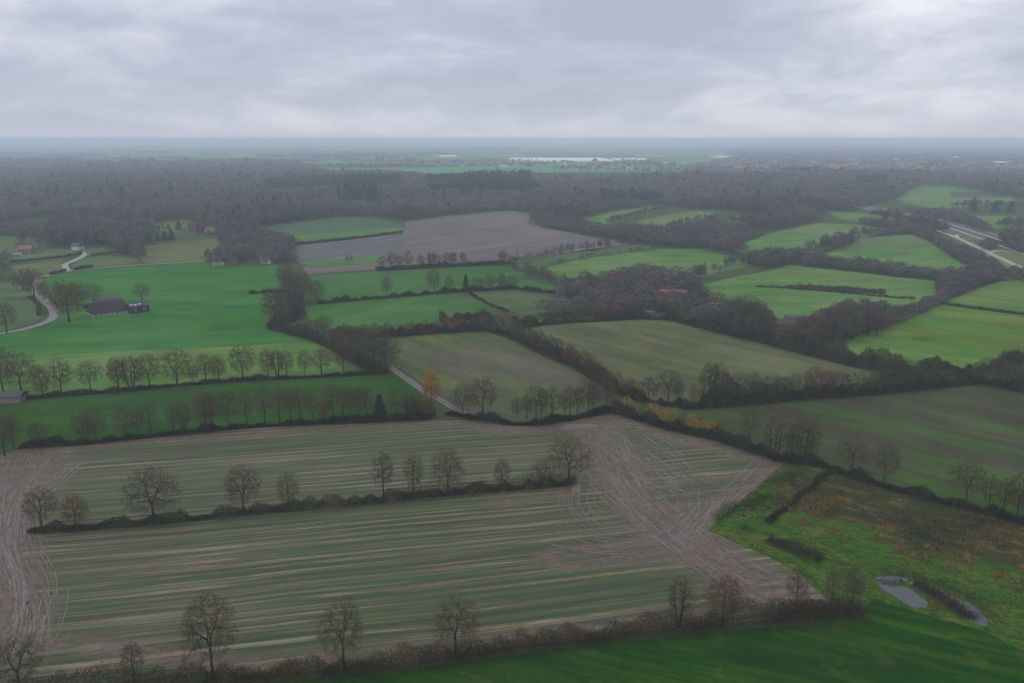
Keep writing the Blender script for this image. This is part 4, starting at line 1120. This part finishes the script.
V = np.stack([B - sd * .16, B + sd * .16, B + v * ln], 1).reshape(-1, 3); V[:, 2] = np.maximum(V[:, 2], 0.13)
tag(mesh_np('marsh_grass', V, np.arange(3 * n).reshape(-1, 3), M['attr'], np.repeat(colr, 3, 0)), 'rough tussocky marsh grass in green, ochre and brown', 'grass', kind='stuff')

# ------------------------------------------------------------------ woodland mass
# small whole-tree shapes made of twig clumps, merged with numpy
def clump_tree(seed, n, conifer=False, blade=0.16):
    r = np.random.default_rng(seed)
    u = r.random(n); an = r.uniform(0, 6.283, n)
    if conifer:
        z = 0.08 + 0.9 * u; rad = 0.24 * (1 - u) ** .8 * r.uniform(.4, 1, n)
    else:
        lob = 1 + 0.25 * np.sin(an * 3 + seed) * r.random(n)
        ph = np.arccos(1 - 1.55 * r.random(n)); rr = r.uniform(0.35, 1, n) ** 0.5
        z = 0.56 + 0.42 * np.cos(ph) * rr; rad = 0.34 * np.sin(ph) * rr * lob
    P = np.column_stack([np.cos(an) * rad, np.sin(an) * rad, z])
    v = r.normal(0, 1, (n, 3)); v[:, 2] = v[:, 2] * .7 + .3; v /= np.linalg.norm(v, axis=1)[:, None]
    sd = np.cross(v, r.normal(0, 1, (n, 3))); sd /= np.linalg.norm(sd, axis=1)[:, None]
    w = blade * r.uniform(.25, .6, (n, 1)); L = blade * r.uniform(.7, 1.6, (n, 1))
    V = np.stack([P - sd * w, P + sd * w, P + v * L], 1).reshape(-1, 3)
    # thin stem
    st = np.array([[-.012, 0, 0], [.012, 0, 0], [0, 0, .6], [0, -.012, 0], [0, .012, 0], [0, 0, .6]])
    V = np.concatenate([V, st]); V[:, 2] = np.maximum(V[:, 2], 0)
    return V


LODS = {0: [clump_tree(i, 300, blade=.065) for i in range(6)], 1: [clump_tree(10 + i, 130, blade=.095) for i in range(5)], 2: [clump_tree(20 + i, 56, blade=.145) for i in range(5)],
        3: [clump_tree(30 + i, 22, blade=.23) for i in range(4)]}
CLODS = {0: [clump_tree(40, 170, True, .085)], 1: [clump_tree(41, 70, True, .12)], 2: [clump_tree(42, 24, True, .2)], 3: [clump_tree(43, 12, True, .3)]}
WV, WC = [], []
TWC = np.array([(0.056, 0.051, 0.050), (0.092, 0.074, 0.078), (0.078, 0.072, 0.060), (0.056, 0.056, 0.054), (0.104, 0.082, 0.078), (0.074, 0.078, 0.058)]) * 1.15
NEED = np.array([(0.018, 0.038, 0.022), (0.024, 0.044, 0.024)])
RUST = np.array([(0.13, 0.066, 0.036), (0.105, 0.068, 0.040)])


def add_trees(X, Y, H, W, con, rust=0.05):
    rust = rust * 0.5
    """X,Y,H,W arrays; con = boolean array for conifers."""
    D = np.hypot(X, Y)
    lod = np.where(D < 650, 0, np.where(D < 1300, 1, np.where(D < 2800, 2, 3)))
    patch = 0.5 * value_noise(X + 5000, Y + 5000, 60, 8) + 0.5 * value_noise(X * .5 + 5000, Y + 5000, 210, 9)
    patch = np.clip((patch - .5) * 1.7 + .5, 0, .999)
    for L in range(4):
        for cf in (False, True):
            protos = (CLODS if cf else LODS)[L]
            pick = nrg.integers(0, len(protos), len(X))
            for pi, pv in enumerate(protos):
                k = (lod == L) & (con == cf) & (pick == pi)
                m = int(k.sum())
                if not m: continue
                an = nrg.uniform(0, 6.283, m); c, s = np.cos(an), np.sin(an)
                x = pv[None, :, 0] * c[:, None] - pv[None, :, 1] * s[:, None]
                y = pv[None, :, 0] * s[:, None] + pv[None, :, 1] * c[:, None]
                VV = np.stack([x * W[k][:, None] + X[k][:, None], y * W[k][:, None] + Y[k][:, None], pv[None, :, 2] * H[k][:, None] + np.zeros((m, 1))], 2)
                if cf: base = NEED[nrg.integers(0, 2, m)]
                else:
                    idx = np.clip((patch[k] * 6 + nrg.normal(0, 1.0, m)).astype(int), 0, 5)
                    base = TWC[idx]
                    rk = nrg.random(m) < rust
                    base = np.where(rk[:, None], RUST[nrg.integers(0, 2, m)], base)
                base = base * nrg.uniform(.88, 1.16, (m, 1))
                WV.append(VV.reshape(-1, 3)); WC.append(np.repeat(base, pv.shape[0], axis=0))


BLOCK = [[G(*p) for p in f[1]] for f in FIELDS if f[0] != 'grass_verge']


def clear_of_fields(X, Y, margin=0):
    k = np.ones(len(X), bool)
    for poly in BLOCK: k &= ~inside(X, Y, poly)
    return k


def wood(pts, spacing, hm, rust=0.05, con=0.0, conpoly=None, wscale=1.0, grow_far=True):
    P = [G(*p) for p in pts]
    xs = [p.x for p in P]; ys = [p.y for p in P]
    # jittered rows whose spacing grows with distance
    Xs, Ys = [], []
    y = min(ys)
    while y < max(ys):
        s = max(spacing, 0.0075 * y if grow_far else 0)
        m = int((max(xs) - min(xs)) / s) + 1
        x = min(xs) + (np.arange(m) + nrg.uniform(-.45, .45, m)) * s
        yy = y + nrg.uniform(-.45, .45, m) * s
        Xs.append(x); Ys.append(yy); y += s
    X = np.concatenate(Xs); Y = np.concatenate(Ys)
    k = inside(X, Y, P); X, Y = X[k], Y[k]
    k = clear_of_fields(X, Y); X, Y = X[k], Y[k]
    k = np.abs(X / Y) < 0.72; X, Y = X[k], Y[k]
    S = np.maximum(spacing, 0.0075 * Y)
    hn = value_noise(X + 900, Y + 900, 120, 5)
    H = hm * (0.55 + 0.8 * hn) * nrg.uniform(.8, 1.2, len(X))
    W = np.maximum(H * 0.95, S * 2.1) * wscale
    cf = nrg.random(len(X)) < con
    if conpoly:
        for cp in conpoly: cf |= inside(X, Y, [G(*p) for p in cp]) & (nrg.random(len(X)) < 0.95)
    H = np.where(cf, H * 1.3, H)
    add_trees(X, Y, H, W, cf, rust)
    return len(X)


nt = 0
CONS = [[(424, 184), (470, 181), (530, 180), (540, 196), (430, 199)], [(336, 199), (378, 198), (380, 206), (338, 206)], [(266, 186), (400, 182), (400, 191), (266, 194)], [(512, 190), (532, 190), (530, 198), (512, 198)],
        [(855, 180), (885, 180), (885, 188), (858, 188)], [(780, 172), (815, 172), (818, 177), (785, 177)], [(600, 200), (662, 200), (662, 205), (600, 205)]]
nt += wood([(-60, 162), (60, 162), (150, 164), (250, 161), (300, 164), (330, 176), (400, 173), (430, 182), (512, 179), (620, 180), (700, 178), (768, 176), (900, 176), (1090, 182),
            (1090, 197), (1024, 199), (950, 187), (920, 187), (893, 200), (870, 205), (850, 212), (826, 212), (815, 222), (768, 232), (740, 226), (765, 215), (712, 209), (697, 210), (657, 205), (617, 210), (585, 217), (560, 224), (530, 213), (512, 210),
            (450, 215), (406, 221), (380, 218), (340, 216), (256, 228), (240, 240), (205, 232), (185, 218), (155, 223), (150, 238), (120, 223), (105, 216), (32, 219), (0, 224), (-60, 228)], 7.5, 15, conpoly=CONS, con=0.02)
nt += wood([(48, 247), (50, 229), (105, 226), (150, 240), (150, 262), (138, 264), (120, 255), (108, 246), (75, 246), (60, 248)], 6.0, 14)
nt += wood([(-20, 235), (-20, 229), (48, 229), (48, 238)], 6.5, 9)
nt += wood([(218, 263), (218, 250), (210, 240), (240, 232), (262, 238), (290, 243), (300, 250), (302, 262), (283, 265), (240, 262)], 6.0, 12)
nt += wood([(530, 216), (560, 221), (585, 226), (607, 231), (640, 231), (667, 233), (700, 229), (740, 231), (768, 234), (732, 246), (747, 257), (700, 248.5), (660, 247), (630, 243), (580, 234), (545, 228)], 6, 8.5)
nt += wood([(560, 300), (575, 286), (592, 284), (637, 275), (690, 281), (705, 300), (735, 318), (768, 338), (717, 330), (680, 318), (650, 312), (600, 317), (565, 320), (540, 316)], 8.0, 9, rust=.2)
nt += wood([(748, 262), (770, 258), (800, 260), (868, 268), (940, 277), (975, 273), (985, 285), (950, 300), (940, 300), (938, 283), (868, 273), (800, 267), (760, 271)], 5.5, 8)
nt += wood([(900, 226), (930, 237), (945, 244), (965, 253), (985, 263), (1000, 271), (1003, 282), (985, 285), (972, 271), (945, 254), (925, 240), (905, 233)], 5.5, 8.5)
nt += wood([(862, 214), (900, 221), (935, 231), (925, 238), (895, 231), (860, 225)], 6, 10)
nt += wood([(900, 212), (950, 213), (985, 226), (990, 233), (945, 220), (905, 212)], 6, 9)
nt += wood([(1000, 240), (1060, 235), (1080, 262), (1040, 258), (1005, 250)], 6, 11, rust=.15)
nt += wood([(975, 245), (992, 242), (1000, 247), (990, 251)], 5, 6)
nt += wood([(895, 322), (940, 303), (960, 294), (985, 275), (1004, 280), (975, 290), (945, 303), (905, 325), (880, 332)], 5, 8)
nt += wood([(1003, 280), (1024, 282), (1090, 290), (1090, 284), (1024, 276), (1003, 274)], 5, 7)
nt += wood([(770, 258), (813, 255), (868, 237.5), (913, 234), (913, 231), (868, 234), (815, 251), (770, 255)], 4.5, 7)


def belt(pts, w, hm, sp=5, rust=0.06):
    """a belt of trees that is too far off to count: goes into the woodland mass"""
    P = [G(*p) for p in pts]
    X, Y = [], []
    for a, b in zip(P[:-1], P[1:]):
        L = (b - a).length; m = max(1, int(L * w / (sp * sp)) + 1)
        f = nrg.random(m); d = (b - a).normalized(); o_ = nrg.uniform(-w / 2, w / 2, m)
        X.append(a.x + (b.x - a.x) * f - d.y * o_); Y.append(a.y + (b.y - a.y) * f + d.x * o_)
    X = np.concatenate(X); Y = np.concatenate(Y)
    H = hm * nrg.uniform(.5, 1.35, len(X)); W = np.maximum(H * .8, 0.006 * Y)
    add_trees(X, Y, H, W, nrg.random(len(X)) < .03, rust)


nt += wood([(800, 353), (833, 346), (868, 334), (888, 327), (884, 316), (845, 318), (815, 330), (795, 343)], 5, 9, rust=.14)
nt += wood([(722, 330), (745, 338), (768, 343), (772, 332), (750, 322), (730, 320)], 4.5, 11)
belt([(875, 217), (910, 224), (945, 234)], 12, 12)
belt([(512, 268), (545, 283), (590, 297), (615, 305)], 9, 8)
belt([(512, 264), (545, 257), (590, 250), (640, 243)], 9, 7)
belt([(692, 280), (720, 271), (748, 262)], 9, 8)
belt([(607, 225), (640, 216), (664, 209)], 10, 8)
belt([(667, 229), (700, 222), (745, 222)], 10, 8)
belt([(545, 268), (590, 257), (660, 249)], 5, 4)
belt([(205, 260), (222, 266), (250, 266.5), (283, 265)], 7, 5)
belt([(195, 232), (240, 236)], 14, 9)
belt([(212, 267), (226, 267), (240, 266.5)], 4, 3.5, sp=3)
belt([(205, 262), (218, 262), (240, 262)], 10, 9)
belt([(14, 250), (30, 251), (45, 250)], 6, 8)
belt([(15, 258), (22, 257.5)], 3, 3, sp=3)
belt([(70, 247), (90, 247)], 6, 8)
belt([(96, 312), (92, 310)], 4, 6)
belt([(150, 231), (200, 232), (215, 237)], 8, 8)
belt([(840, 240), (868, 236), (880, 234)], 8, 9)
belt([(812, 252), (835, 249), (850, 243)], 16, 11)
belt([(870, 216), (905, 221)], 8, 8)
belt([(950, 207), (1024, 208), (1060, 210)], 14, 9)
belt([(998, 228), (1030, 224)], 14, 9)
belt([(40, 221), (110, 217)], 8, 8)
belt([(50, 226), (120, 224)], 8, 9)
belt([(0, 256), (12, 258)], 8, 6)
belt([(15, 240), (50, 248)], 5, 9)
# far belts and copses, thinning to the horizon
frg = random.Random(77)
for _ in range(120):
    v = 141.5 + (frg.random() ** 1.5) * 22
    u = frg.uniform(-40, 1064)
    dens_right = 1.0 if u > 640 else 0.55
    if frg.random() > dens_right: continue
    if 480 < u < 640 and v > 154: continue
    L = frg.uniform(20, 130)
    belt([(u, v), (u + L, v + frg.uniform(-.8, .8))], frg.uniform(30, 120) * (1 if v > 150 else 2.5), frg.uniform(10, 16), sp=22 if v > 150 else 45)
for pts in ([(60, 160), (120, 160.5), (180, 158.5)], [(135, 153), (172, 153.5)], [(340, 162), (420, 163), (470, 164)], [(330, 168), (420, 166)], [(380, 157), (410, 158)], [(470, 166), (500, 166), (560, 165)], [(590, 167), (640, 166), (700, 168)],
            [(620, 163), (660, 163.5)], [(40, 156), (100, 155)], [(640, 172), (700, 174)], [(560, 170), (640, 172)]):
    belt(pts, 90, 15, sp=22)
# town trees
nt += wood([(720, 149), (820, 146), (1090, 145), (1090, 178), (700, 174), (690, 168), (740, 158)], 64, 11, grow_far=False, wscale=1.0)
WVa = np.concatenate(WV); WCa = np.concatenate(WC)
tag(mesh_np('woodland', WVa, np.arange(len(WVa)).reshape(-1, 3), M['attr'], WCa), 'wide bare winter woodland with dark conifer patches below the horizon', 'woodland', kind='stuff')
print('woodland tris', len(WVa) // 3, 'trees', nt, tree_count)


# ------------------------------------------------------------------ buildings
def box(V, Fc, x0, x1, y0, y1, z0, z1):
    n = len(V)
    V += [(x0, y0, z0), (x1, y0, z0), (x1, y1, z0), (x0, y1, z0), (x0, y0, z1), (x1, y0, z1), (x1, y1, z1), (x0, y1, z1)]
    Fc += [(n, n + 3, n + 2, n + 1), (n + 4, n + 5, n + 6, n + 7), (n, n + 1, n + 5, n + 4), (n + 1, n + 2, n + 6, n + 5), (n + 2, n + 3, n + 7, n + 6), (n + 3, n, n + 4, n + 7)]


def gable(L, W, h, rh, over, hip=0.0, th=0.25):
    """roof solid: ridge along x, hip = how far the ridge ends pull in"""
    x, y = L / 2 + over, W / 2 + over
    r = x - hip
    V = [(-x, -y, h), (x, -y, h), (x, y, h), (-x, y, h), (-r, 0, h + rh), (r, 0, h + rh)]
    V += [(a, b, c + th) for a, b, c in V]
    Fc = [(6, 7, 11, 10), (8, 9, 10, 11), (7, 8, 11), (9, 6, 10), (0, 4, 5, 1), (2, 5, 4, 3), (1, 5, 2), (3, 4, 0), (0, 1, 7, 6), (1, 2, 8, 7), (2, 3, 9, 8), (3, 0, 6, 9)]
    return V, Fc


def walls(L, W, h, rh, gabled=True):
    x, y = L / 2, W / 2
    V = [(-x, -y, 0), (x, -y, 0), (x, y, 0), (-x, y, 0), (-x, -y, h), (x, -y, h), (x, y, h), (-x, y, h)]
    Fc = [(0, 1, 5, 4), (2, 3, 7, 6)]
    if gabled:
        V += [(-x, 0, h + rh * .93), (x, 0, h + rh * .93)]
        Fc += [(1, 2, 6, 9, 5), (3, 0, 4, 8, 7)]
    else: Fc += [(1, 2, 6, 5), (3, 0, 4, 7)]
    return V, Fc


def house(u, v, L, W, h, rh, rot, wall, roof, label, cat='house', name='house', hip=0.0, chimney=True, wins=4, group=None, door=True, over=0.4):
    p = G(u, v)
    o = empty(name, (p.x, p.y, 0), rot)
    wv, wf = walls(L, W, h, rh, hip < 0.5)
    mesh_py('wall', wv, wf, M[wall], o)
    rv, rf = gable(L, W, h, rh, over, hip + (over if hip else 0))
    ro = mesh_py('roof', rv, rf, M[roof], o)
    if chimney:
        V, Fc = [], []; box(V, Fc, L * .22, L * .22 + .8, -.4, .4, h + rh * .6, h + rh + 1.1); mesh_py('chimney', V, Fc, M['brick'], ro)
    for sgn in (-1, 1):
        for i in range(wins):
            xc = -L / 2 + (i + 0.5) * L / wins
            V, Fc = [], []
            y = sgn * (W / 2 + 0.02)
            box(V, Fc, xc - .6, xc + .6, y - .03, y + .03, h * .35, h * .75)
            f = mesh_py('window', V, Fc, M['white'], o)
            V, Fc = [], []
            box(V, Fc, xc - .48, xc + .48, y + sgn * .04 - .03, y + sgn * .04 + .03, h * .38, h * .72)
            mesh_py('pane', V, Fc, M['window'], f)
    if door:
        V, Fc = [], []; box(V, Fc, L / 2 + .0, L / 2 + .06, -.6, .6, 0, 2.1); mesh_py('door', V, Fc, M['wood'], o)
    return tag(o, label, cat, group)


rb = adir((98, 317), (128, 313))
barn = house(109.5, 313.5, 21, 11.5, 2.0, 5.4, rb, 'grey', 'tile_dark', 'long barn with a big dark tiled roof in the bright meadow', 'barn', 'farm_barn', hip=2.6, chimney=False, wins=7, over=0.7)
ext = house(138, 312, 10.5, 8, 4.0, 1.6, rb + .06, 'navy_wall', 'navy', 'navy shed with three white rooflights joined to the dark-roofed barn', 'shed', 'farm_shed', chimney=False, wins=2)
for i, (x, y) in enumerate([(-4.2, -2.0), (-2.0, -2.6), (0.6, -2.0)]):
    V, Fc = [], []; box(V, Fc, x - .8, x + .8, y - .55, y + .55, 4.55, 5.35 + .1 * (i == 1)); mesh_py('rooflight', V, Fc, M['white'], ext)
house(108, 303, 15, 6, 2.2, 1.3, rb, 'grey', 'roof_grey', 'low grey-roofed outbuilding behind the dark barn', 'outbuilding', 'outbuilding', chimney=False, wins=3)
house(90, 307.5, 7, 4, 2.2, .8, rb, 'navy_wall', 'navy', 'small dark lean-to beside the dark barn', 'outbuilding', 'outbuilding', chimney=False, wins=1)
house(10, 401, 11, 7, 2.6, 1.2, 0.12, 'wood', 'roof_grey', 'low grey-roofed shed at the end of the tree row', 'shed', 'field_shed', chimney=False, wins=2)
house(27, 254, 11, 8, 4.5, 3.2, 0.15, 'brick', 'tile_red', 'brick house with pale gables beside the green paddock', wins=3)
house(18, 254.5, 8, 5, 2.5, 1.2, 0.15, 'white', 'roof_grey', 'low white annex beside the brick house', 'outbuilding', 'outbuilding', chimney=False, wins=2)
house(78, 249.5, 8, 7, 3.2, 2.6, -.3, 'white', 'roof_grey', 'white cottage at the end of the short drive', 'cottage', wins=2)
house(213.5, 234, 16, 9, 3, 4.5, 0.1, 'brick', 'tile_red', 'farmhouse with a bright red roof behind the yellow pasture', wins=3)
house(238, 238, 14, 8, 4, 2, -.5, 'white', 'roof_grey', 'grey-white barn among the farm trees', 'barn', 'farm_barn', chimney=False, wins=2)
house(220, 265, 12, 8, 3.0, 3.5, 0.4, 'white', 'tile_dark', 'white-gabled farmhouse at the top of the large meadow', wins=3)
house(230, 264.5, 12, 8, 3.0, 4.0, 1.3, 'brick', 'tile_dark', 'brown-roofed farmhouse next to the white-gabled one', wins=3)
house(266, 263.5, 8, 6, 3.0, 3.5, 0.1, 'white', 'tile_red', 'small white house with a red roof by the farm trees', wins=2)
house(119, 215, 10, 7, 4, 3, .2, 'white', 'roof_grey', 'white house showing in a gap of the wood', wins=2)
house(673, 303, 19, 10, 3.2, 5.2, adir((660, 303), (690, 304)), 'brick', 'tile_red', 'farmhouse with a faded red roof among the garden trees', wins=5, hip=1.5)
house(640, 315, 16, 4, 1.8, .6, 0.05, 'wood', 'roof_grey', 'long low grey shed behind the wide stubble hedge', 'shed', 'farm_shed', chimney=False, wins=4)
house(784, 334, 13, 8, 2.6, 2.4, -.1, 'brick', 'tile_dark', 'dark brick bungalow in the garden beside the bright pasture', 'bungalow', wins=3)
house(793, 321, 8, 5, 2.2, 1.0, -.1, 'wood', 'roof_grey', 'small grey-roofed outbuilding behind the brick bungalow', 'outbuilding', 'outbuilding', chimney=False, wins=2)
house(560, 297, 6, 5, 2.4, 1.6, .3, 'brick', 'roof_grey', 'small grey-roofed brick cottage half hidden in the hedgerow', 'cottage', wins=2)
for i, (u, v, L) in enumerate([(832, 200, 14), (846, 201, 22), (870, 201, 16), (768 + 22, 192, 14)]):
    house(u, v, L, 9, 4, 2, .1 * i, 'white', 'roof_grey', ['small white building in the wood, leftmost of three near the motorway', 'long white building in the wood near the motorway', 'white building in the wood, rightmost near the motorway', 'lone white house in the wood below the town'][i], wins=2)

trg0 = random.Random(9)
# tall sheds and glasshouses far off
def shed(u, v, wpx, depth, h, mat, roofmat, label, name='warehouse', cat='warehouse', group=None):
    p = G(u, v); L = wpx * px_of(p.x, p.y, 0)[2] / F
    o = empty(name, (p.x, p.y, 0))
    wv, wf = walls(L, depth, h, 0, False); mesh_py('wall', wv, wf, M[mat], o)
    n_ = max(1, min(8, int(depth / 40))); V, Fc = [], []
    for i in range(n_):                                   # shallow roof bays
        y0 = -depth / 2 + i * depth / n_; y1 = y0 + depth / n_
        b_ = len(V); V += [(-L / 2, y0, h), (L / 2, y0, h), (L / 2, (y0 + y1) / 2, h + 2.5), (-L / 2, (y0 + y1) / 2, h + 2.5), (L / 2, y1, h), (-L / 2, y1, h)]
        Fc += [(b_, b_ + 1, b_ + 2, b_ + 3), (b_ + 3, b_ + 2, b_ + 4, b_ + 5)]
    mesh_py('roof', V, Fc, M[roofmat], o)
    return tag(o, label, cat, group)


shed(558, 160.5, 98, 480, 6, 'glasshouse', 'glasshouse', 'huge white glasshouse stretching across the distant fields', 'glasshouse', 'glasshouse')
shed(630, 160.5, 34, 220, 6, 'glasshouse', 'glasshouse', 'smaller white glasshouse beside the huge one', 'glasshouse', 'glasshouse')
shed(622, 166, 16, 60, 6, 'white', 'glasshouse', 'pale shed below the smaller glasshouse')
shed(650, 157.5, 28, 200, 7, 'brick', 'concrete', 'long brown-grey shed behind the smaller glasshouse')
shed(448, 157, 15, 160, 7, 'white', 'glasshouse', 'white shed alone in the far pastures')
shed(720, 158, 13, 160, 8, 'white', 'glasshouse', 'white warehouse by the far pale road')
shed(905, 153.5, 14, 260, 9, 'white', 'glasshouse', 'white warehouse on the far edge of town')
shed(995, 164, 14, 120, 8, 'white', 'glasshouse', 'white warehouse at the edge of the town, first of the bright pair')
shed(1016, 168, 18, 80, 8, 'white', 'glasshouse', 'long white warehouse at the edge of the town, second of the bright pair')
shed(742, 161, 20, 120, 7, 'grey', 'roof_grey', 'grey warehouse beside the town road')
shed(810, 170.5, 6, 40, 10, 'white', 'glasshouse', 'small bright white hall in front of the town')
shed(958, 167.5, 10, 60, 8, 'white', 'concrete', 'pale hall among the distant houses')

for i in range(22):
    shed(trg0.choice([trg0.uniform(770, 1020), trg0.uniform(720, 765)]), trg0.uniform(158, 170), trg0.uniform(2.5, 7), trg0.uniform(30, 80), trg0.uniform(6, 10), trg0.choice(['white', 'white', 'grey']), trg0.choice(['glasshouse', 'glasshouse', 'concrete']),
         'small pale industrial hall among the distant town houses', group='pale halls of the distant town')
# distant town houses
hp = G(800, 168)
first = None
trg = random.Random(5)
wall_meshes = {}
for wc in ('white', 'brick', 'grey'):
    for rc in ('tile_red', 'tile_dark', 'roof_grey'):
        wv, wf = walls(16, 10, 6, 4); a_ = mesh_py('wall', wv, wf, M[wc]); am = a_.data; bpy.data.objects.remove(a_)
        rv, rf = gable(16, 10, 6, 4, .5); a_ = mesh_py('roof', rv, rf, M[rc]); rm = a_.data; bpy.data.objects.remove(a_)
        wall_meshes[(wc, rc)] = (am, rm)
spots = []
for _ in range(260):
    z_ = trg.random()
    if z_ < .3: u, v = trg.gauss(745, 14), trg.uniform(163, 170)
    elif z_ < .55: u, v = trg.gauss(790, 14), trg.uniform(167, 173)
    elif z_ < .8: u, v = trg.uniform(800, 960), trg.uniform(166, 172)
    elif z_ < .92: u, v = trg.uniform(940, 1030), trg.uniform(164, 172)
    else: u, v = trg.uniform(430, 700), trg.uniform(160, 170)
    spots.append((u, v))
for u, v in spots:
    p = G(u, v); key = trg.choice(list(wall_meshes)) if trg.random() < .45 else ('white', trg.choice(['roof_grey', 'tile_red']))
    o = empty('town_house', (p.x, p.y, 0), trg.uniform(0, 3.14)); s = trg.uniform(1.0, 1.9); o.scale = (s, s, s)
    for nm, me in zip(('wall', 'roof'), wall_meshes[key]):
        c = bpy.data.objects.new(nm, me); COL.objects.link(c); c.parent = o
    tag(o, 'small distant town house among bare trees near the horizon', 'house', 'houses of the distant town')


# white van on the service road
def van(u, v, rot, label):
    p = G(u, v); o = empty('parked_van', (p.x, p.y, .2), rot)
    prof = [(-2.7, .45), (2.6, .45), (2.65, 1.15), (1.9, 1.35), (1.25, 2.35), (-2.65, 2.4), (-2.7, .9)]
    n_ = len(prof); V = [(x, -1.0, z) for x, z in prof] + [(x, 1.0, z) for x, z in prof]
    Fc = [tuple(range(n_)), tuple(range(2 * n_ - 1, n_ - 1, -1))] + [(i, i + n_, (i + 1) % n_ + n_, (i + 1) % n_) for i in range(n_)]
    mesh_py('body', V, Fc, M['van_paint'], o)
    mesh_py('windscreen', [(1.88, -.9, 1.42), (1.88, .9, 1.42), (1.32, .85, 2.27), (1.32, -.85, 2.27)], [(0, 1, 2, 3)], M['window'], o).location = (.03, 0, .02)
    for x in (-1.8, 1.75):
        for y in (-1.0, 1.0):
            V, T = tubes([(Vector((x, y - .12, .38)), Vector((x, y + .12, .38)), .38, .38)], 14)
            mesh_py('wheel', V, T, M['tyre'], o)
    return tag(o, label, 'van')


va = adir((944, 233), (975, 246))
van(957, 237.6, va, 'white van on the pale service road')


# weathered posts at the field edge near the orange tree
# ------------------------------------------------------------------ haze
HX = GX + 400
V, Fc = [], []; box(V, Fc, -HX, HX, GY0 - 300, GY1 + 400, -1.0, 107.0)
t = bpy.data.materials.new('haze_air'); t.use_nodes = True
t.node_tree.nodes.clear()
ho = t.node_tree.nodes.new('ShaderNodeOutputMaterial'); pv = t.node_tree.nodes.new('ShaderNodeVolumePrincipled')
pv.inputs['Density'].default_value = HAZE_DENSITY
pv.inputs['Color'].default_value = (*HAZE_COLOR, 1)
pv.inputs['Anisotropy'].default_value = 0.0
t.node_tree.links.new(pv.outputs[0], ho.inputs['Volume'])
tag(mesh_py('haze', V, Fc, t), 'pale damp haze lying over the whole countryside', 'haze', kind='stuff')
